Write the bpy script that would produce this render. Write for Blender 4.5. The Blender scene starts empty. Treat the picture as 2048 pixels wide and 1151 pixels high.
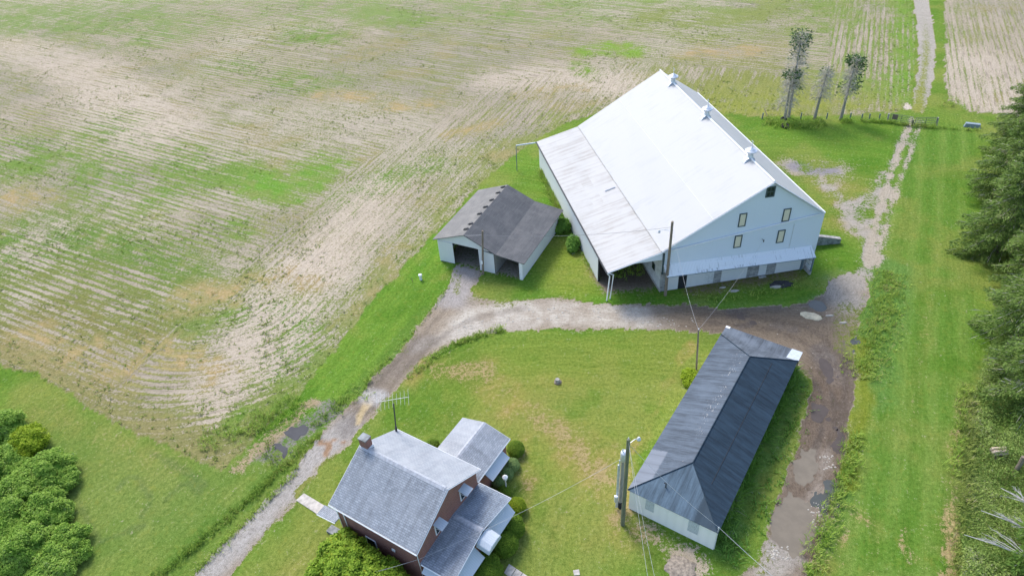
import bpy, math, random
import numpy as np
from mathutils import Vector, Matrix
R = math.radians
rng = np.random.default_rng(7)
random.seed(7)
scene = bpy.context.scene
COL = scene.collection

# ------------------------------------------------------------------ camera of the drone
HC, FPX, PITCH, ROLL = 45.0, 1386.4, R(38.802), R(4.483)
CP, SP, CR, SR = math.cos(PITCH), math.sin(PITCH), math.cos(ROLL), math.sin(ROLL)
FWD = Vector((0, CP, -SP)); RT0 = Vector((1, 0, 0)); UP0 = Vector((0, SP, CP))
RT = RT0 * CR - UP0 * SR; UP = RT0 * SR + UP0 * CR
def ray(x, y):
    return FWD + RT * ((x - 1024) / FPX) + UP * ((575.5 - y) / FPX)
def G(x, y, z=0.0):
    """survey point: where the line of sight meets the level z"""
    d = ray(x, y); t = (z - HC) / d.z
    return (d.x * t, d.y * t)
def G3(x, y, z=0.0):
    g = G(x, y, z); return Vector((g[0], g[1], z))
def height_at(base, x, y):
    """height of the point above base nearest the sight line, and its sideways lean"""
    d = ray(x, y); t = base[1] / d.y
    # closest point in the plan distance
    a = d.x * d.x + d.y * d.y; t = (base[0] * d.x + base[1] * d.y) / a
    return Vector((d.x * t, d.y * t, HC + d.z * t))

cam = bpy.data.cameras.new('camera'); co = bpy.data.objects.new('camera', cam); COL.objects.link(co)
m = Matrix((RT, UP, -FWD)).transposed().to_4x4(); m.translation = (0, 0, HC); co.matrix_world = m
cam.sensor_width = 36; cam.lens = FPX / 2048 * 36; cam.clip_end = 9000; cam.clip_start = 0.5
scene.camera = co

# ------------------------------------------------------------------ node helpers
def newmat(name):
    mt = bpy.data.materials.new(name); mt.use_nodes = True
    nt = mt.node_tree; b = nt.nodes['Principled BSDF']
    return mt, nt, b
def N(nt, typ, ins=None, **kw):
    n = nt.nodes.new(typ)
    for k, v in kw.items(): setattr(n, k, v)
    for k, v in (ins or {}).items():
        s = n.inputs[k]
        if hasattr(v, 'links') or isinstance(v, bpy.types.NodeSocket): nt.links.new(v, s)
        else: s.default_value = v
    return n
def MA(nt, op, a, b=0.0, c=None, clamp=False):
    n = nt.nodes.new('ShaderNodeMath'); n.operation = op; n.use_clamp = clamp
    for i, v in enumerate((a, b, c)):
        if v is None: continue
        if isinstance(v, bpy.types.NodeSocket): nt.links.new(v, n.inputs[i])
        else: n.inputs[i].default_value = v
    return n.outputs[0]
def MIX(nt, f, a, b, blend='MIX'):
    n = nt.nodes.new('ShaderNodeMix'); n.data_type = 'RGBA'; n.blend_type = blend
    for s, v in ((n.inputs[0], f), (n.inputs[6], a), (n.inputs[7], b)):
        if isinstance(v, bpy.types.NodeSocket): nt.links.new(v, s)
        elif isinstance(v, tuple): s.default_value = (v[0], v[1], v[2], 1)
        else: s.default_value = v
    return n.outputs[2]
def SMOOTH(nt, x, lo, hi):
    n = nt.nodes.new('ShaderNodeMapRange'); n.interpolation_type = 'SMOOTHSTEP'
    nt.links.new(x, n.inputs[0])
    for i, v in ((1, lo), (2, hi)):
        if isinstance(v, bpy.types.NodeSocket): nt.links.new(v, n.inputs[i])
        else: n.inputs[i].default_value = v
    return n.outputs[0]
def NOISE(nt, vec, scale, detail=3, rough=0.55):
    return N(nt, 'ShaderNodeTexNoise', {'Vector': vec, 'Scale': scale, 'Detail': detail, 'Roughness': rough}).outputs[0]
def SCALEV(nt, vec, s):
    return N(nt, 'ShaderNodeVectorMath', {0: vec, 1: s}, operation='MULTIPLY').outputs[0]
def uvs(nt):
    return N(nt, 'ShaderNodeUVMap', uv_map='UVMap').outputs[0]
def bump(nt, b, h, strength, dist=0.02):
    n = N(nt, 'ShaderNodeBump', {'Height': h, 'Strength': strength, 'Distance': dist})
    nt.links.new(n.outputs[0], b.inputs['Normal'])
def mat_plain(name, col, rough=0.6, metal=0.0, var=0.25, scale=6.0, spec=0.5, stretch=(1, 1, 1)):
    mt, nt, b = newmat(name)
    tc = N(nt, 'ShaderNodeTexCoord').outputs['Object']
    n = NOISE(nt, SCALEV(nt, tc, stretch), scale, 5, 0.6)
    lo = tuple(c * (1 - var) for c in col); hi = tuple(min(1, c * (1 + var)) for c in col)
    nt.links.new(MIX(nt, SMOOTH(nt, n, 0.3, 0.7), lo, hi), b.inputs['Base Color'])
    b.inputs['Roughness'].default_value = rough; b.inputs['Metallic'].default_value = metal
    b.inputs['Specular IOR Level'].default_value = spec
    bump(nt, b, n, 0.15, 0.01)
    return mt
def mat_ribbed(name, col, pitch=0.23, dirt=0.0, dirtcol=(0.25, 0.25, 0.24), rough=0.45, streak=(5, 0.35, 1), depth=0.02, lo=0.52, hi=0.75):
    """painted sheet metal with ribs, streaked by weather along the fall line"""
    mt, nt, b = newmat(name)
    uv = uvs(nt)
    sx = N(nt, 'ShaderNodeSeparateXYZ', {0: uv})
    w = MA(nt, 'SINE', MA(nt, 'MULTIPLY', sx.outputs[0], 2 * math.pi / pitch))
    w = MA(nt, 'POWER', MA(nt, 'ABSOLUTE', w), 4.0)
    n = NOISE(nt, SCALEV(nt, uv, streak), 1.0, 6, 0.65)
    n2 = NOISE(nt, uv, 0.35, 4, 0.6)
    f = SMOOTH(nt, MA(nt, 'ADD', MA(nt, 'MULTIPLY', n, 0.65), MA(nt, 'MULTIPLY', n2, 0.4)), lo, hi)
    f = MA(nt, 'MULTIPLY', f, dirt)
    c = MIX(nt, f, col, dirtcol)
    c = MIX(nt, MA(nt, 'MULTIPLY', w, 0.10), c, tuple(x * 0.55 for x in col))
    nt.links.new(c, b.inputs['Base Color'])
    b.inputs['Roughness'].default_value = rough
    bump(nt, b, w, 0.5, depth)
    return mt
def mat_shingle(name, c1, c2, cm, bw=0.33, rh=0.14, blotch=0.35, rough=0.85, light=(0.5, 0.5, 0.5), lamt=0.0):
    mt, nt, b = newmat(name)
    uv = uvs(nt)
    br = N(nt, 'ShaderNodeTexBrick', {'Vector': uv, 'Color1': c1 + (1,), 'Color2': c2 + (1,), 'Mortar': cm + (1,), 'Scale': 1.0,
           'Mortar Size': 0.018, 'Mortar Smooth': 0.6, 'Bias': 0.0, 'Brick Width': bw, 'Row Height': rh})
    n = NOISE(nt, uv, 0.55, 5, 0.6); n2 = NOISE(nt, SCALEV(nt, uv, (2.2, 0.25, 1)), 1.0, 5, 0.6); n3 = NOISE(nt, uv, 14, 3, 0.6)
    c = MIX(nt, MA(nt, 'MULTIPLY', SMOOTH(nt, n2, 0.4, 0.75), blotch), br.outputs[0], (0.04, 0.045, 0.05))
    c = MIX(nt, MA(nt, 'MULTIPLY', SMOOTH(nt, n, 0.42, 0.7), lamt), c, light)
    c = MIX(nt, MA(nt, 'MULTIPLY', n3, 0.35), c, (0.02, 0.02, 0.025), 'MIX')
    nt.links.new(c, b.inputs['Base Color']); b.inputs['Roughness'].default_value = rough
    bump(nt, b, MA(nt, 'ADD', br.outputs[1], MA(nt, 'MULTIPLY', n3, -0.6)), 0.4, -0.02)
    return mt
def mat_leaf(name, c1, c2, c3=None, trans=0.25, rough=0.6):
    """foliage: two greens by leaf, a little light through the blade"""
    mt, nt, b = newmat(name)
    at = N(nt, 'ShaderNodeAttribute', attribute_name='tone').outputs['Fac']
    c = MIX(nt, at, c1, c2)
    if c3: c = MIX(nt, SMOOTH(nt, at, 0.86, 0.97), c, c3)
    nt.links.new(c, b.inputs['Base Color']); b.inputs['Roughness'].default_value = rough
    b.inputs['Specular IOR Level'].default_value = 0.12
    tr = N(nt, 'ShaderNodeBsdfTranslucent', {'Color': c})
    mx = N(nt, 'ShaderNodeMixShader', {0: trans, 1: b.outputs[0], 2: tr.outputs[0]})
    out = [n for n in nt.nodes if n.type == 'OUTPUT_MATERIAL'][0]
    nt.links.new(mx.outputs[0], out.inputs['Surface'])
    return mt

# ------------------------------------------------------------------ mesh builder
class MB:
    def __init__(s): s.v = []; s.f = []
    def add(s, vs, fs):
        o = len(s.v); s.v += [tuple(v) for v in vs]; s.f += [tuple(i + o for i in f) for f in fs]; return s
    def box(s, x0, x1, y0, y1, z0, z1):
        vs = [(x, y, z) for z in (z0, z1) for (x, y) in ((x0, y0), (x1, y0), (x1, y1), (x0, y1))]
        return s.add(vs, [(3, 2, 1, 0), (4, 5, 6, 7), (0, 1, 5, 4), (1, 2, 6, 5), (2, 3, 7, 6), (3, 0, 4, 7)])
    def prism(s, poly, off):
        """polygon (3d points) swept by off"""
        n = len(poly); p = [Vector(q) for q in poly]; o = Vector(off)
        nrm = Vector((0, 0, 0))
        for i in range(n): nrm += p[i].cross(p[(i + 1) % n])
        if nrm.dot(o) > 0: p = p[::-1]
        vs = p + [q + o for q in p]
        fs = [tuple(range(n)), tuple(range(2 * n - 1, n - 1, -1))] + [(i, i + n, (i + 1) % n + n, (i + 1) % n) for i in range(n)]
        return s.add(vs, fs)
    def slab(s, poly, t):
        p = [Vector(q) for q in poly]; nrm = Vector((0, 0, 0))
        for i in range(len(p)): nrm += p[i].cross(p[(i + 1) % len(p)])
        nrm.normalize()
        if nrm.z < 0: nrm = -nrm
        return s.prism(poly, -nrm * t)
    def tube(s, pts, r, n=6, r1=None, cap=True):
        pts = [Vector(p) for p in pts]; k = len(pts); o = len(s.v); ref = None
        for i, p in enumerate(pts):
            d = (pts[min(i + 1, k - 1)] - pts[max(i - 1, 0)]).normalized()
            if ref is None:
                ref = Vector((0, 0, 1)) if abs(d.z) < 0.9 else Vector((1, 0, 0))
            u = d.cross(ref).normalized(); w = d.cross(u)
            rr = r if r1 is None else r + (r1 - r) * i / (k - 1)
            for j in range(n):
                a = 2 * math.pi * j / n; s.v.append(tuple(p + (u * math.cos(a) + w * math.sin(a)) * rr))
        for i in range(k - 1):
            for j in range(n):
                s.f.append((o + i * n + j, o + i * n + (j + 1) % n, o + (i + 1) * n + (j + 1) % n, o + (i + 1) * n + j))
        if cap:
            s.f.append(tuple(o + j for j in range(n))[::-1]); s.f.append(tuple(o + (k - 1) * n + j for j in range(n)))
        return s
    def lathe(s, prof, c, n=16):
        c = Vector(c); o = len(s.v)
        for r, z in prof:
            for j in range(n):
                a = 2 * math.pi * j / n; s.v.append((c.x + r * math.cos(a), c.y + r * math.sin(a), c.z + z))
        for i in range(len(prof) - 1):
            for j in range(n):
                s.f.append((o + i * n + j, o + i * n + (j + 1) % n, o + (i + 1) * n + (j + 1) % n, o + (i + 1) * n + j))
        s.f.append(tuple(o + j for j in range(n))[::-1]); s.f.append(tuple(o + (len(prof) - 1) * n + j for j in range(n)))
        return s
    def build(s, name, mt, parent=None, smooth=False, bevel=0.0):
        me = bpy.data.meshes.new(name); me.from_pydata(s.v, [], s.f); me.update()
        if mt: me.materials.append(mt)
        uv = me.uv_layers.new(name='UVMap')
        for p in me.polygons:
            n = p.normal
            u = Vector((0, 0, 1)).cross(n)
            u = u.normalized() if u.length > 0.02 else Vector((1, 0, 0))
            w = n.cross(u)
            for li in p.loop_indices:
                q = me.vertices[me.loops[li].vertex_index].co; uv.data[li].uv = (q.dot(u), q.dot(w))
        if smooth: me.polygons.foreach_set('use_smooth', [True] * len(me.polygons))
        o = bpy.data.objects.new(name, me); COL.objects.link(o)
        if parent: o.parent = parent
        if bevel:
            bm = o.modifiers.new('bevel', 'BEVEL'); bm.width = bevel; bm.segments = 2; bm.limit_method = 'ANGLE'
        return o
def tag(o, label, cat, group=None):
    o['label'] = label; o['category'] = cat
    if group: o['group'] = group
    return o
def thing(name, label, cat, loc, rz=0.0, group=None):
    o = bpy.data.objects.new(name, None); o.empty_display_size = 0.3; COL.objects.link(o)
    o.location = loc; o.rotation_euler = (0, 0, rz)
    return tag(o, label, cat, group)
class Frame:
    def __init__(s, x, y, th): s.x, s.y, s.th, s.c, s.s = x, y, th, math.cos(th), math.sin(th)
    def loc(s, p):
        dx, dy = p[0] - s.x, p[1] - s.y; return Vector((dx * s.c + dy * s.s, -dx * s.s + dy * s.c, p[2]))
    def w(s, a, b, z=0): return Vector((s.x + a * s.c - b * s.s, s.y + a * s.s + b * s.c, z))
    def gl(s, x, y, z=0): g = G(x, y, z); return s.loc((g[0], g[1], z))
    def on(s, x, y, axis, val):
        o = s.loc((0, 0, HC)); d = ray(x, y); e = s.loc((d.x, d.y, HC + d.z)) - o
        t = (val - o[axis]) / e[axis]; return o + e * t
def big_mesh(name, V, F, mt, tone=None, parent=None, smooth=False):
    """fast mesh from numpy (F: n x k)"""
    me = bpy.data.meshes.new(name); k = F.shape[1]
    me.vertices.add(len(V)); me.vertices.foreach_set('co', np.ascontiguousarray(V, np.float32).ravel())
    me.loops.add(F.size); me.loops.foreach_set('vertex_index', np.ascontiguousarray(F, np.int32).ravel())
    me.polygons.add(len(F)); me.polygons.foreach_set('loop_start', np.arange(0, F.size, k, dtype=np.int32))
    try: me.polygons.foreach_set('loop_total', np.full(len(F), k, np.int32))
    except Exception: pass
    me.update(calc_edges=True)
    if tone is not None:
        at = me.attributes.new('tone', 'FLOAT', 'FACE'); at.data.foreach_set('value', np.ascontiguousarray(tone, np.float32))
    if smooth: me.polygons.foreach_set('use_smooth', np.ones(len(F), bool))
    if mt: me.materials.append(mt)
    o = bpy.data.objects.new(name, me); COL.objects.link(o)
    if parent: o.parent = parent
    return o
# ------------------------------------------------------------------ numpy noise
def vnoise(x, y, seed=0):
    xi = np.floor(x).astype(np.int64); yi = np.floor(y).astype(np.int64); fx = x - xi; fy = y - yi
    def h(a, b):
        n = (a * 374761393 + b * 668265263 + seed * 1442695041) & 0x7fffffff
        n = ((n ^ (n >> 13)) * 1274126177) & 0x7fffffff
        return ((n ^ (n >> 16)) & 0xffff) / 65535.0
    ux = fx * fx * (3 - 2 * fx); uy = fy * fy * (3 - 2 * fy)
    return (h(xi, yi) * (1 - ux) + h(xi + 1, yi) * ux) * (1 - uy) + (h(xi, yi + 1) * (1 - ux) + h(xi + 1, yi + 1) * ux) * uy
def fbm(x, y, s, seed=0, o=4):
    t = 0; a = 1; n = 0
    for i in range(o): t = t + a * vnoise(x / s + 17.3 * i, y / s - 9.1 * i, seed + i); n += a; a *= .55; s *= .48
    return t / n
def sstep(x, a, b):
    t = np.clip((x - a) / (b - a), 0, 1); return t * t * (3 - 2 * t)
def seg_dist(X, Y, pts, closed=False, want_t=False):
    D = np.full(X.shape, 1e9); n = len(pts)
    for i in range(n if closed else n - 1):
        a = pts[i]; b = pts[(i + 1) % n]; dx, dy = b[0] - a[0], b[1] - a[1]; L = dx * dx + dy * dy + 1e-12
        t = np.clip(((X - a[0]) * dx + (Y - a[1]) * dy) / L, 0, 1)
        D = np.minimum(D, np.hypot(X - a[0] - t * dx, Y - a[1] - t * dy))
    return D
def sdf(X, Y, pts):
    ins = np.zeros(X.shape, bool); n = len(pts)
    for i in range(n):
        a = pts[i]; b = pts[(i + 1) % n]
        if a[1] == b[1]: continue
        c = ((a[1] > Y) != (b[1] > Y)) & (X < (b[0] - a[0]) * (Y - a[1]) / (b[1] - a[1]) + a[0]); ins ^= c
    return np.where(ins, 1, -1) * seg_dist(X, Y, pts, True)
def smooth_poly(pts, it=2, closed=False):
    for _ in range(it):
        q = []
        n = len(pts)
        rngi = range(n if closed else n - 1)
        if not closed: q.append(pts[0])
        for i in rngi:
            a, b = pts[i], pts[(i + 1) % n]
            q += [(a[0] * .75 + b[0] * .25, a[1] * .75 + b[1] * .25), (a[0] * .25 + b[0] * .75, a[1] * .25 + b[1] * .75)]
        if not closed: q.append(pts[-1])
        pts = q
    return pts
def GP(l, it=1, closed=False): return smooth_poly([G(*p) for p in l], it, closed)
# ================================================================== TERRAIN
BARN = Frame(25.16, 55.16, 1.7347); GAR = Frame(-4.617, 59.86, 1.0844)
SHED = Frame(9.78, 27.18, 0.942); HOUSE = Frame(-5.196, 27.283, 2.547)
ny, nx = 470, 840
ys = [13.0]
for i in range(ny - 1): ys.append(ys[-1] + 0.0046 * (ys[-1] + 30))
ys = np.array(ys); us = np.linspace(-1.55, 1.55, nx)
X = (us[None, :] * (ys[:, None] * 0.60 + 28)).ravel(); Y = np.repeat(ys, nx)
def bank(x, y):
    dx, dy = x - BARN.x, y - BARN.y; a = dx * BARN.c + dy * BARN.s; b = -dx * BARN.s + dy * BARN.c
    return 1.25 * sstep(b, -11.2, -6.6) * sstep(a, 2.75, 3.15) * (1 - sstep(a, 9, 19)) * (1 - sstep(b, -5.0, -4.0))
Z = bank(X, Y)
wx = (fbm(X, Y, 2.2, 3, 3) - .5) * 1.3 + (fbm(X, Y, .7, 5, 2) - .5) * .7     # ragged edges
F1 = fbm(X, Y, 14, 11, 4); F2 = fbm(X, Y, 4.5, 12, 4); F3 = fbm(X, Y, 1.4, 13, 3)

# -- outlines (surveyed on the ground)
fl = [G(*p) for p in [(0, 735), (60, 748), (140, 785), (230, 842), (330, 888), (390, 922), (442, 938), (490, 895), (535, 848), (585, 803), (655, 715), (728, 620), (800, 540), (868, 470), (930, 398), (985, 345), (1060, 285), (1130, 246), (1200, 224), (1290, 212), (1420, 222), (1520, 233), (1640, 232), (1750, 226), (1795, 224), (1815, 205), (1828, 150), (1832, 60), (1824, 0)]]
FIELD_L = fl + [(240, 440), (-900, 700), (-900, 510)]
FIELD_R = [G(*p) for p in [(1885, 0), (1893, 80), (1886, 150), (1900, 200), (1940, 222), (2048, 232), (2200, 236)]] + [(420, 160), (420, 700), (300, 560)]
# the field's straight working edges, for the direction of its rows
road_px = [(380, 1160), (430, 1105), (482, 1060), (560, 975), (620, 900), (665, 850), (725, 785), (790, 715), (840, 652), (870, 612), (897, 570), (912, 535), (930, 537), (957, 543), (950, 560), (938, 578), (945, 592), (1000, 604), (1060, 602), (1125, 598), (1160, 606), (1215, 611), (1300, 608), (1390, 612), (1460, 618), (1550, 612), (1610, 610), (1650, 590), (1660, 565), (1695, 545), (1728, 555), (1738, 585), (1722, 620), (1706, 665), (1712, 740), (1706, 800), (1690, 880), (1676, 960), (1662, 1020), (1638, 1080), (1600, 1170), (1470, 1170), (1512, 1130), (1536, 1080), (1552, 1020), (1576, 955), (1600, 880), (1618, 810), (1628, 760), (1600, 735), (1550, 690), (1450, 664), (1400, 662), (1300, 657), (1200, 655), (1100, 655), (1010, 660), (955, 668), (900, 688), (850, 715), (812, 750), (775, 795), (735, 835), (695, 885), (650, 930), (590, 1000), (520, 1072), (470, 1130), (440, 1165)]
ROAD = [G(*p) for p in road_px]
LANE = [G(*p) for p in [(1824, 0), (1834, 40), (1837, 90), (1836, 140), (1828, 190), (1822, 222), (1836, 224), (1846, 228), (1856, 205), (1866, 160), (1871, 110), (1866, 50), (1856, 0)]] 
LANE = [(115, 205)] + LANE + [(122, 203)]
YARDW = [G(*p) for p in [(1640, 560), (1660, 610), (1720, 620), (1760, 540), (1745, 470), (1690, 500)]]
S_FL = sdf(X, Y, FIELD_L) + wx * .8; S_FR = sdf(X, Y, FIELD_R) + wx * .8
S_RD = sdf(X, Y, ROAD) + wx * .55; S_LN = sdf(X, Y, LANE) + wx * .5
D_EDGE = seg_dist(X, Y, fl[7:21])        # headland: distance to the field's yard side

VEG = np.full(X.shape, 1.0); WET = np.zeros(X.shape); RA = np.zeros(X.shape)
n = len(X)
def col(c): return np.array(c, float)[None, :]
# ---- lawns
g0 = col((0.112, 0.192, 0.027)); g1 = col((0.170, 0.216, 0.044)); g2 = col((0.070, 0.160, 0.018)); gdry = col((0.34, 0.27, 0.12))
VC = g0 + (g1 - g0) * sstep(F1, .42, .68)[:, None] + (g2 - g0) * sstep(F2, .55, .8)[:, None] * .7
BC = np.repeat(col((0.36, 0.30, 0.225)), n, 0)
def lerp(A, c, w): return A + (col(c) - A) * np.clip(w, 0, 1)[:, None]
def stroke(px, w, soft=.6, rag=1.0, it=1):
    return 1 - sstep(seg_dist(X, Y, GP(px, it)) + wx * rag, w * (1 - soft), w * (1 + soft))
def blob(px, soft=1.0, rag=1.0): return sstep(sdf(X, Y, GP(px, 1, True)) + wx * rag, -soft, soft)
patchy = sstep(F3 * .6 + F2 * .4, .38, .62)
# vivid lawn strips and lawn round the barn and garage
vivid = (0.082, 0.198, 0.018)
for s, w, k in [([(600, 800), (700, 690), (800, 590), (900, 500)], 5.0, .8), ([(1100, 520), (1150, 560), (1190, 590)], 6, .55), ([(1030, 330), (1080, 370), (1110, 440)], 5, .7),
                ([(1850, 290), (1880, 420), (1850, 640)], 6, .55), ([(1580, 270), (1700, 290)], 6, .5), ([(1640, 520), (1680, 470), (1660, 400)], 4, .5), ([(1230, 590), (1400, 600), (1560, 590), (1650, 550)], 3.2, .7)]:
    VC = lerp(VC, vivid, stroke(s, w, .5) * k)
VC = lerp(VC, (0.19, 0.235, 0.035), stroke([(1080, 500), (1120, 520), (1140, 570)], 2.5, .8) * .7)
# yard lawn: yellower, with dry bands
VC = lerp(VC, (0.152, 0.204, 0.032), blob([(830, 760), (950, 680), (1150, 665), (1400, 670), (1350, 780), (1260, 900), (1100, 1000), (1060, 900), (930, 830)], 3) * .7)
for s, w, k in [([(840, 745), (930, 740), (1010, 790), (1080, 830), (1150, 890), (1220, 930), (1245, 990)], 1.6, .75), ([(930, 720), (1000, 745), (1090, 770), (1150, 780), (1210, 740)], 1.3, .35), ([(1010, 850), (1080, 860), (1140, 910), (1180, 960)], 2.0, .5),
                ([(1000, 825), (900, 835), (830, 850)], 1.2, .35), ([(1035, 900), (1060, 960), (1055, 1040), (1030, 1090)], .6, .6), ([(1215, 930), (1240, 1000), (1245, 1060)], 1.0, .6), ([(1060, 1010), (1150, 1060), (1280, 1080)], 1.6, .3),
                ([(1380, 690), (1340, 760), (1310, 830), (1275, 900)], .25, .9), ([(640, 1085), (600, 1120), (560, 1150)], 1.0, .3), ([(250, 900), (330, 960), (420, 1010)], 2.5, .2),
                ([(60, 790), (130, 840), (250, 900), (330, 930)], 1.5, .45), ([(1640, 350), (1720, 400), (1700, 440)], 3.0, .55), ([(1560, 330), (1640, 372), (1680, 400)], 1.2, .5),
                ([(1862, 600), (1850, 700), (1830, 800), (1820, 850)], .4, .5), ([(1905, 900), (1908, 1000), (1905, 1151)], .5, .9), ([(1930, 780), (1925, 850), (1915, 930)], .7, .75), ([(1712, 1020), (1690, 1080), (1670, 1151)], .7, .6),
                ([(1755, 1050), (1745, 1151)], .5, .6), ([(1810, 1040), (1815, 1100), (1812, 1151)], .5, .55), ([(1790, 560), (1800, 640), (1780, 700), (1760, 760), (1735, 850)], .3, .6), ([(1860, 1050), (1850, 1151)], .6, .3),
                ([(1545, 480), (1480, 600), (1380, 610)], .01, .0), ([(870, 560), (900, 545)], .4, .3), ([(940, 560), (955, 585)], .7, .5), ([(1100, 470), (1165, 500), (1195, 560)], .6, .45)]:
    q = stroke(s, w, .75, 1.2) * k * (0.45 + .75 * patchy); VC = lerp(VC, (0.31, 0.235, 0.075), q * .75); BC = lerp(BC, (0.31, 0.245, 0.115), q * 2); VEG -= q * .26
for s, w, k in [([(880, 745), (960, 735), (1010, 780)], 1.1, .22), ([(1060, 815), (1160, 890), (1215, 945)], 1.0, .25), ([(1250, 1040), (1300, 1060)], .9, .6), ([(1380, 1130), (1360, 1100)], 1.3, .8), ([(1900, 960), (1903, 1080), (1900, 1151)], .35, .45), ([(1918, 800), (1915, 900)], .35, .3), ([(1705, 1030), (1682, 1090)], .5, .35), ([(1810, 1060), (1814, 1120)], .35, .3), ([(1040, 905), (1058, 970)], .35, .25)]:
    VEG -= stroke(s, w, .6, .8) * k * .7 * (.5 + patchy)
# mowing stripes as real differences in the sward
VC = lerp(VC, (0.15, 0.215, 0.03), (.5 + .5 * np.sin(S_RD * 2.1)) * .20)
PTH_U = -X * math.sin(R(-119)) + Y * math.cos(R(-119)); STR_U = -X * math.sin(R(62)) + Y * math.cos(R(62))
pm = sstep(sdf(X, Y, GP([(1780, 250), (1760, 560), (1640, 1200), (1960, 1200), (1960, 250)], 0)), 0, 1); sm = sstep(-S_RD, .3, 1.2) * sstep(sdf(X, Y, GP([(540, 900), (640, 700), (930, 390), (1060, 300), (900, 560), (700, 800)], 0)), -.5, .5)
VC = lerp(VC, (0.092, 0.188, 0.028), pm * .6); VC = lerp(VC, (0.150, 0.225, 0.045), pm * sstep(np.sin(PTH_U * 2 * np.pi / 2.3 + F1 * 3), .0, .9) * .45); VC = lerp(VC, (0.070, 0.150, 0.018), pm * sstep(-np.sin(PTH_U * 2 * np.pi / 2.3 + F1 * 3), .2, 1.) * .40)
VC = lerp(VC, (0.13, 0.235, 0.028), sm * sstep(np.sin(STR_U * 2 * np.pi / 1.9 + F1 * 2), .0, .9) * .5)
VC = lerp(VC, (0.190, 0.215, 0.050), sstep(fbm(X, Y, 6.5, 81, 4), .50, .68) * .5); VC = lerp(VC, (0.062, 0.155, 0.012), sstep(fbm(X, Y, 5.0, 83, 4), .54, .70) * .50)
# lower-left lawn: greyer green, rings left by the mower
VC = lerp(VC, (0.122, 0.190, 0.044), blob([(0, 790), (300, 890), (560, 930), (330, 1151), (0, 1151)], 4) * .55)
for s in ([(235, 975), (265, 945), (290, 975), (305, 1000), (285, 1030)], [(150, 980), (165, 1030), (200, 1080)], [(330, 1000), (370, 960), (400, 985)], [(300, 905), (350, 930), (410, 970)], [(180, 1090), (290, 1050)]):
    VC = lerp(VC, (0.085, 0.120, 0.045), stroke(s, .3, .6, .5) * .4)
# ditch margins, damp ground between field and road
for s, w, k in [([(560, 940), (480, 1010), (400, 1080), (335, 1140)], .9, .8), ([(590, 905), (640, 850), (690, 800), (740, 740), (790, 690), (850, 620)], .5, .6)]:
    VC = lerp(VC, (0.085, 0.165, 0.025), stroke(s, w, .5) * k)
damp = stroke([(545, 905), (575, 885), (620, 850), (665, 820)], 1.3, .5, 1.2)
VEG -= damp * .48; BC = lerp(BC, (0.15, 0.14, 0.13), damp); WET = np.maximum(WET, damp * .6)
tr = np.maximum(stroke([(500, 905), (560, 860), (620, 805)], .7, .5), stroke([(470, 935), (530, 880), (590, 830)], .5, .5))
VEG -= tr * .55 * (.6 + patchy * .6); BC = lerp(BC, (0.30, 0.23, 0.13), tr * .8)
# tan vegetation along the foot of walls, bare strip in front of the barn
fr = stroke([(1385, 575), (1480, 562), (1580, 546)], 1.3, .6); VEG -= fr * .45; BC = lerp(BC, (0.17, 0.13, 0.085), fr); VC = lerp(VC, (0.17, 0.15, 0.045), fr * .8)
ln = stroke([(1235, 545), (1290, 560), (1270, 520)], 2.2, .7); VEG -= ln * .55; BC = lerp(BC, (0.16, 0.13, 0.10), ln)
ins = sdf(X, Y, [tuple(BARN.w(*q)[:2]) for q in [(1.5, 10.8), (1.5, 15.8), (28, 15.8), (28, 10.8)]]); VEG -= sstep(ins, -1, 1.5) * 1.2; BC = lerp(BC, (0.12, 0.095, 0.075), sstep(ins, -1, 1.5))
ins = sdf(X, Y, [tuple(GAR.w(*q)[:2]) for q in [(.2, 3.4), (.2, -6.2), (10.4, -6.2), (10.4, 3.4)]]); VEG -= sstep(ins, -.3, .8) * .75; BC = lerp(BC, (0.27, 0.24, 0.20), sstep(ins, -.3, .8))
# tracks and gravel patches right of the barn
GR = (0.33, 0.30, 0.26)
for s, w, k in [([(1590, 333), (1620, 338), (1665, 345)], 2.2, 1.0), ([(1800, 290), (1792, 320), (1778, 345)], .55, .85), ([(1772, 352), (1762, 385), (1750, 410)], 1.1, .95), ([(1640, 365), (1672, 390), (1700, 410), (1712, 440)], .9, .8), ([(1700, 410), (1740, 400), (1770, 395)], 1.0, .7), ([(1712, 425), (1720, 455)], 1.4, .9), ([(1762, 420), (1765, 470), (1750, 520), (1730, 545)], .9, .9), ([(1738, 440), (1738, 500), (1725, 540)], .6, .8), ([(1830, 228), (1824, 250), (1805, 280)], .45, .5), ([(1845, 235), (1838, 260), (1815, 320), (1800, 360)], .4, .3)]:
    q = stroke(s, w * 1.1, .85, 1.1); VEG -= q * k * (.24 + .55 * patchy); BC = lerp(BC, GR, q)
for s, w, k in [([(1826, 236), (1802, 290), (1790, 330), (1770, 380), (1758, 420), (1746, 470), (1734, 530)], .42, .75), ([(1842, 240), (1824, 290), (1808, 340), (1792, 380), (1781, 420), (1768, 470), (1750, 530)], .38, .5)]:
    q = stroke(s, w, .7, .5); VEG -= q * k * (.55 + .3 * patchy); BC = lerp(BC, (0.36, 0.315, 0.25), q)
q = stroke([(1600, 333), (1650, 340)], 1.6, .4); BC = lerp(BC, (0.23, 0.215, 0.23), q)
q = stroke([(1815, 215), (1800, 205), (1788, 212)], .7, .5); VEG -= q * .8; BC = lerp(BC, (.5, .43, .36), q)
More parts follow.
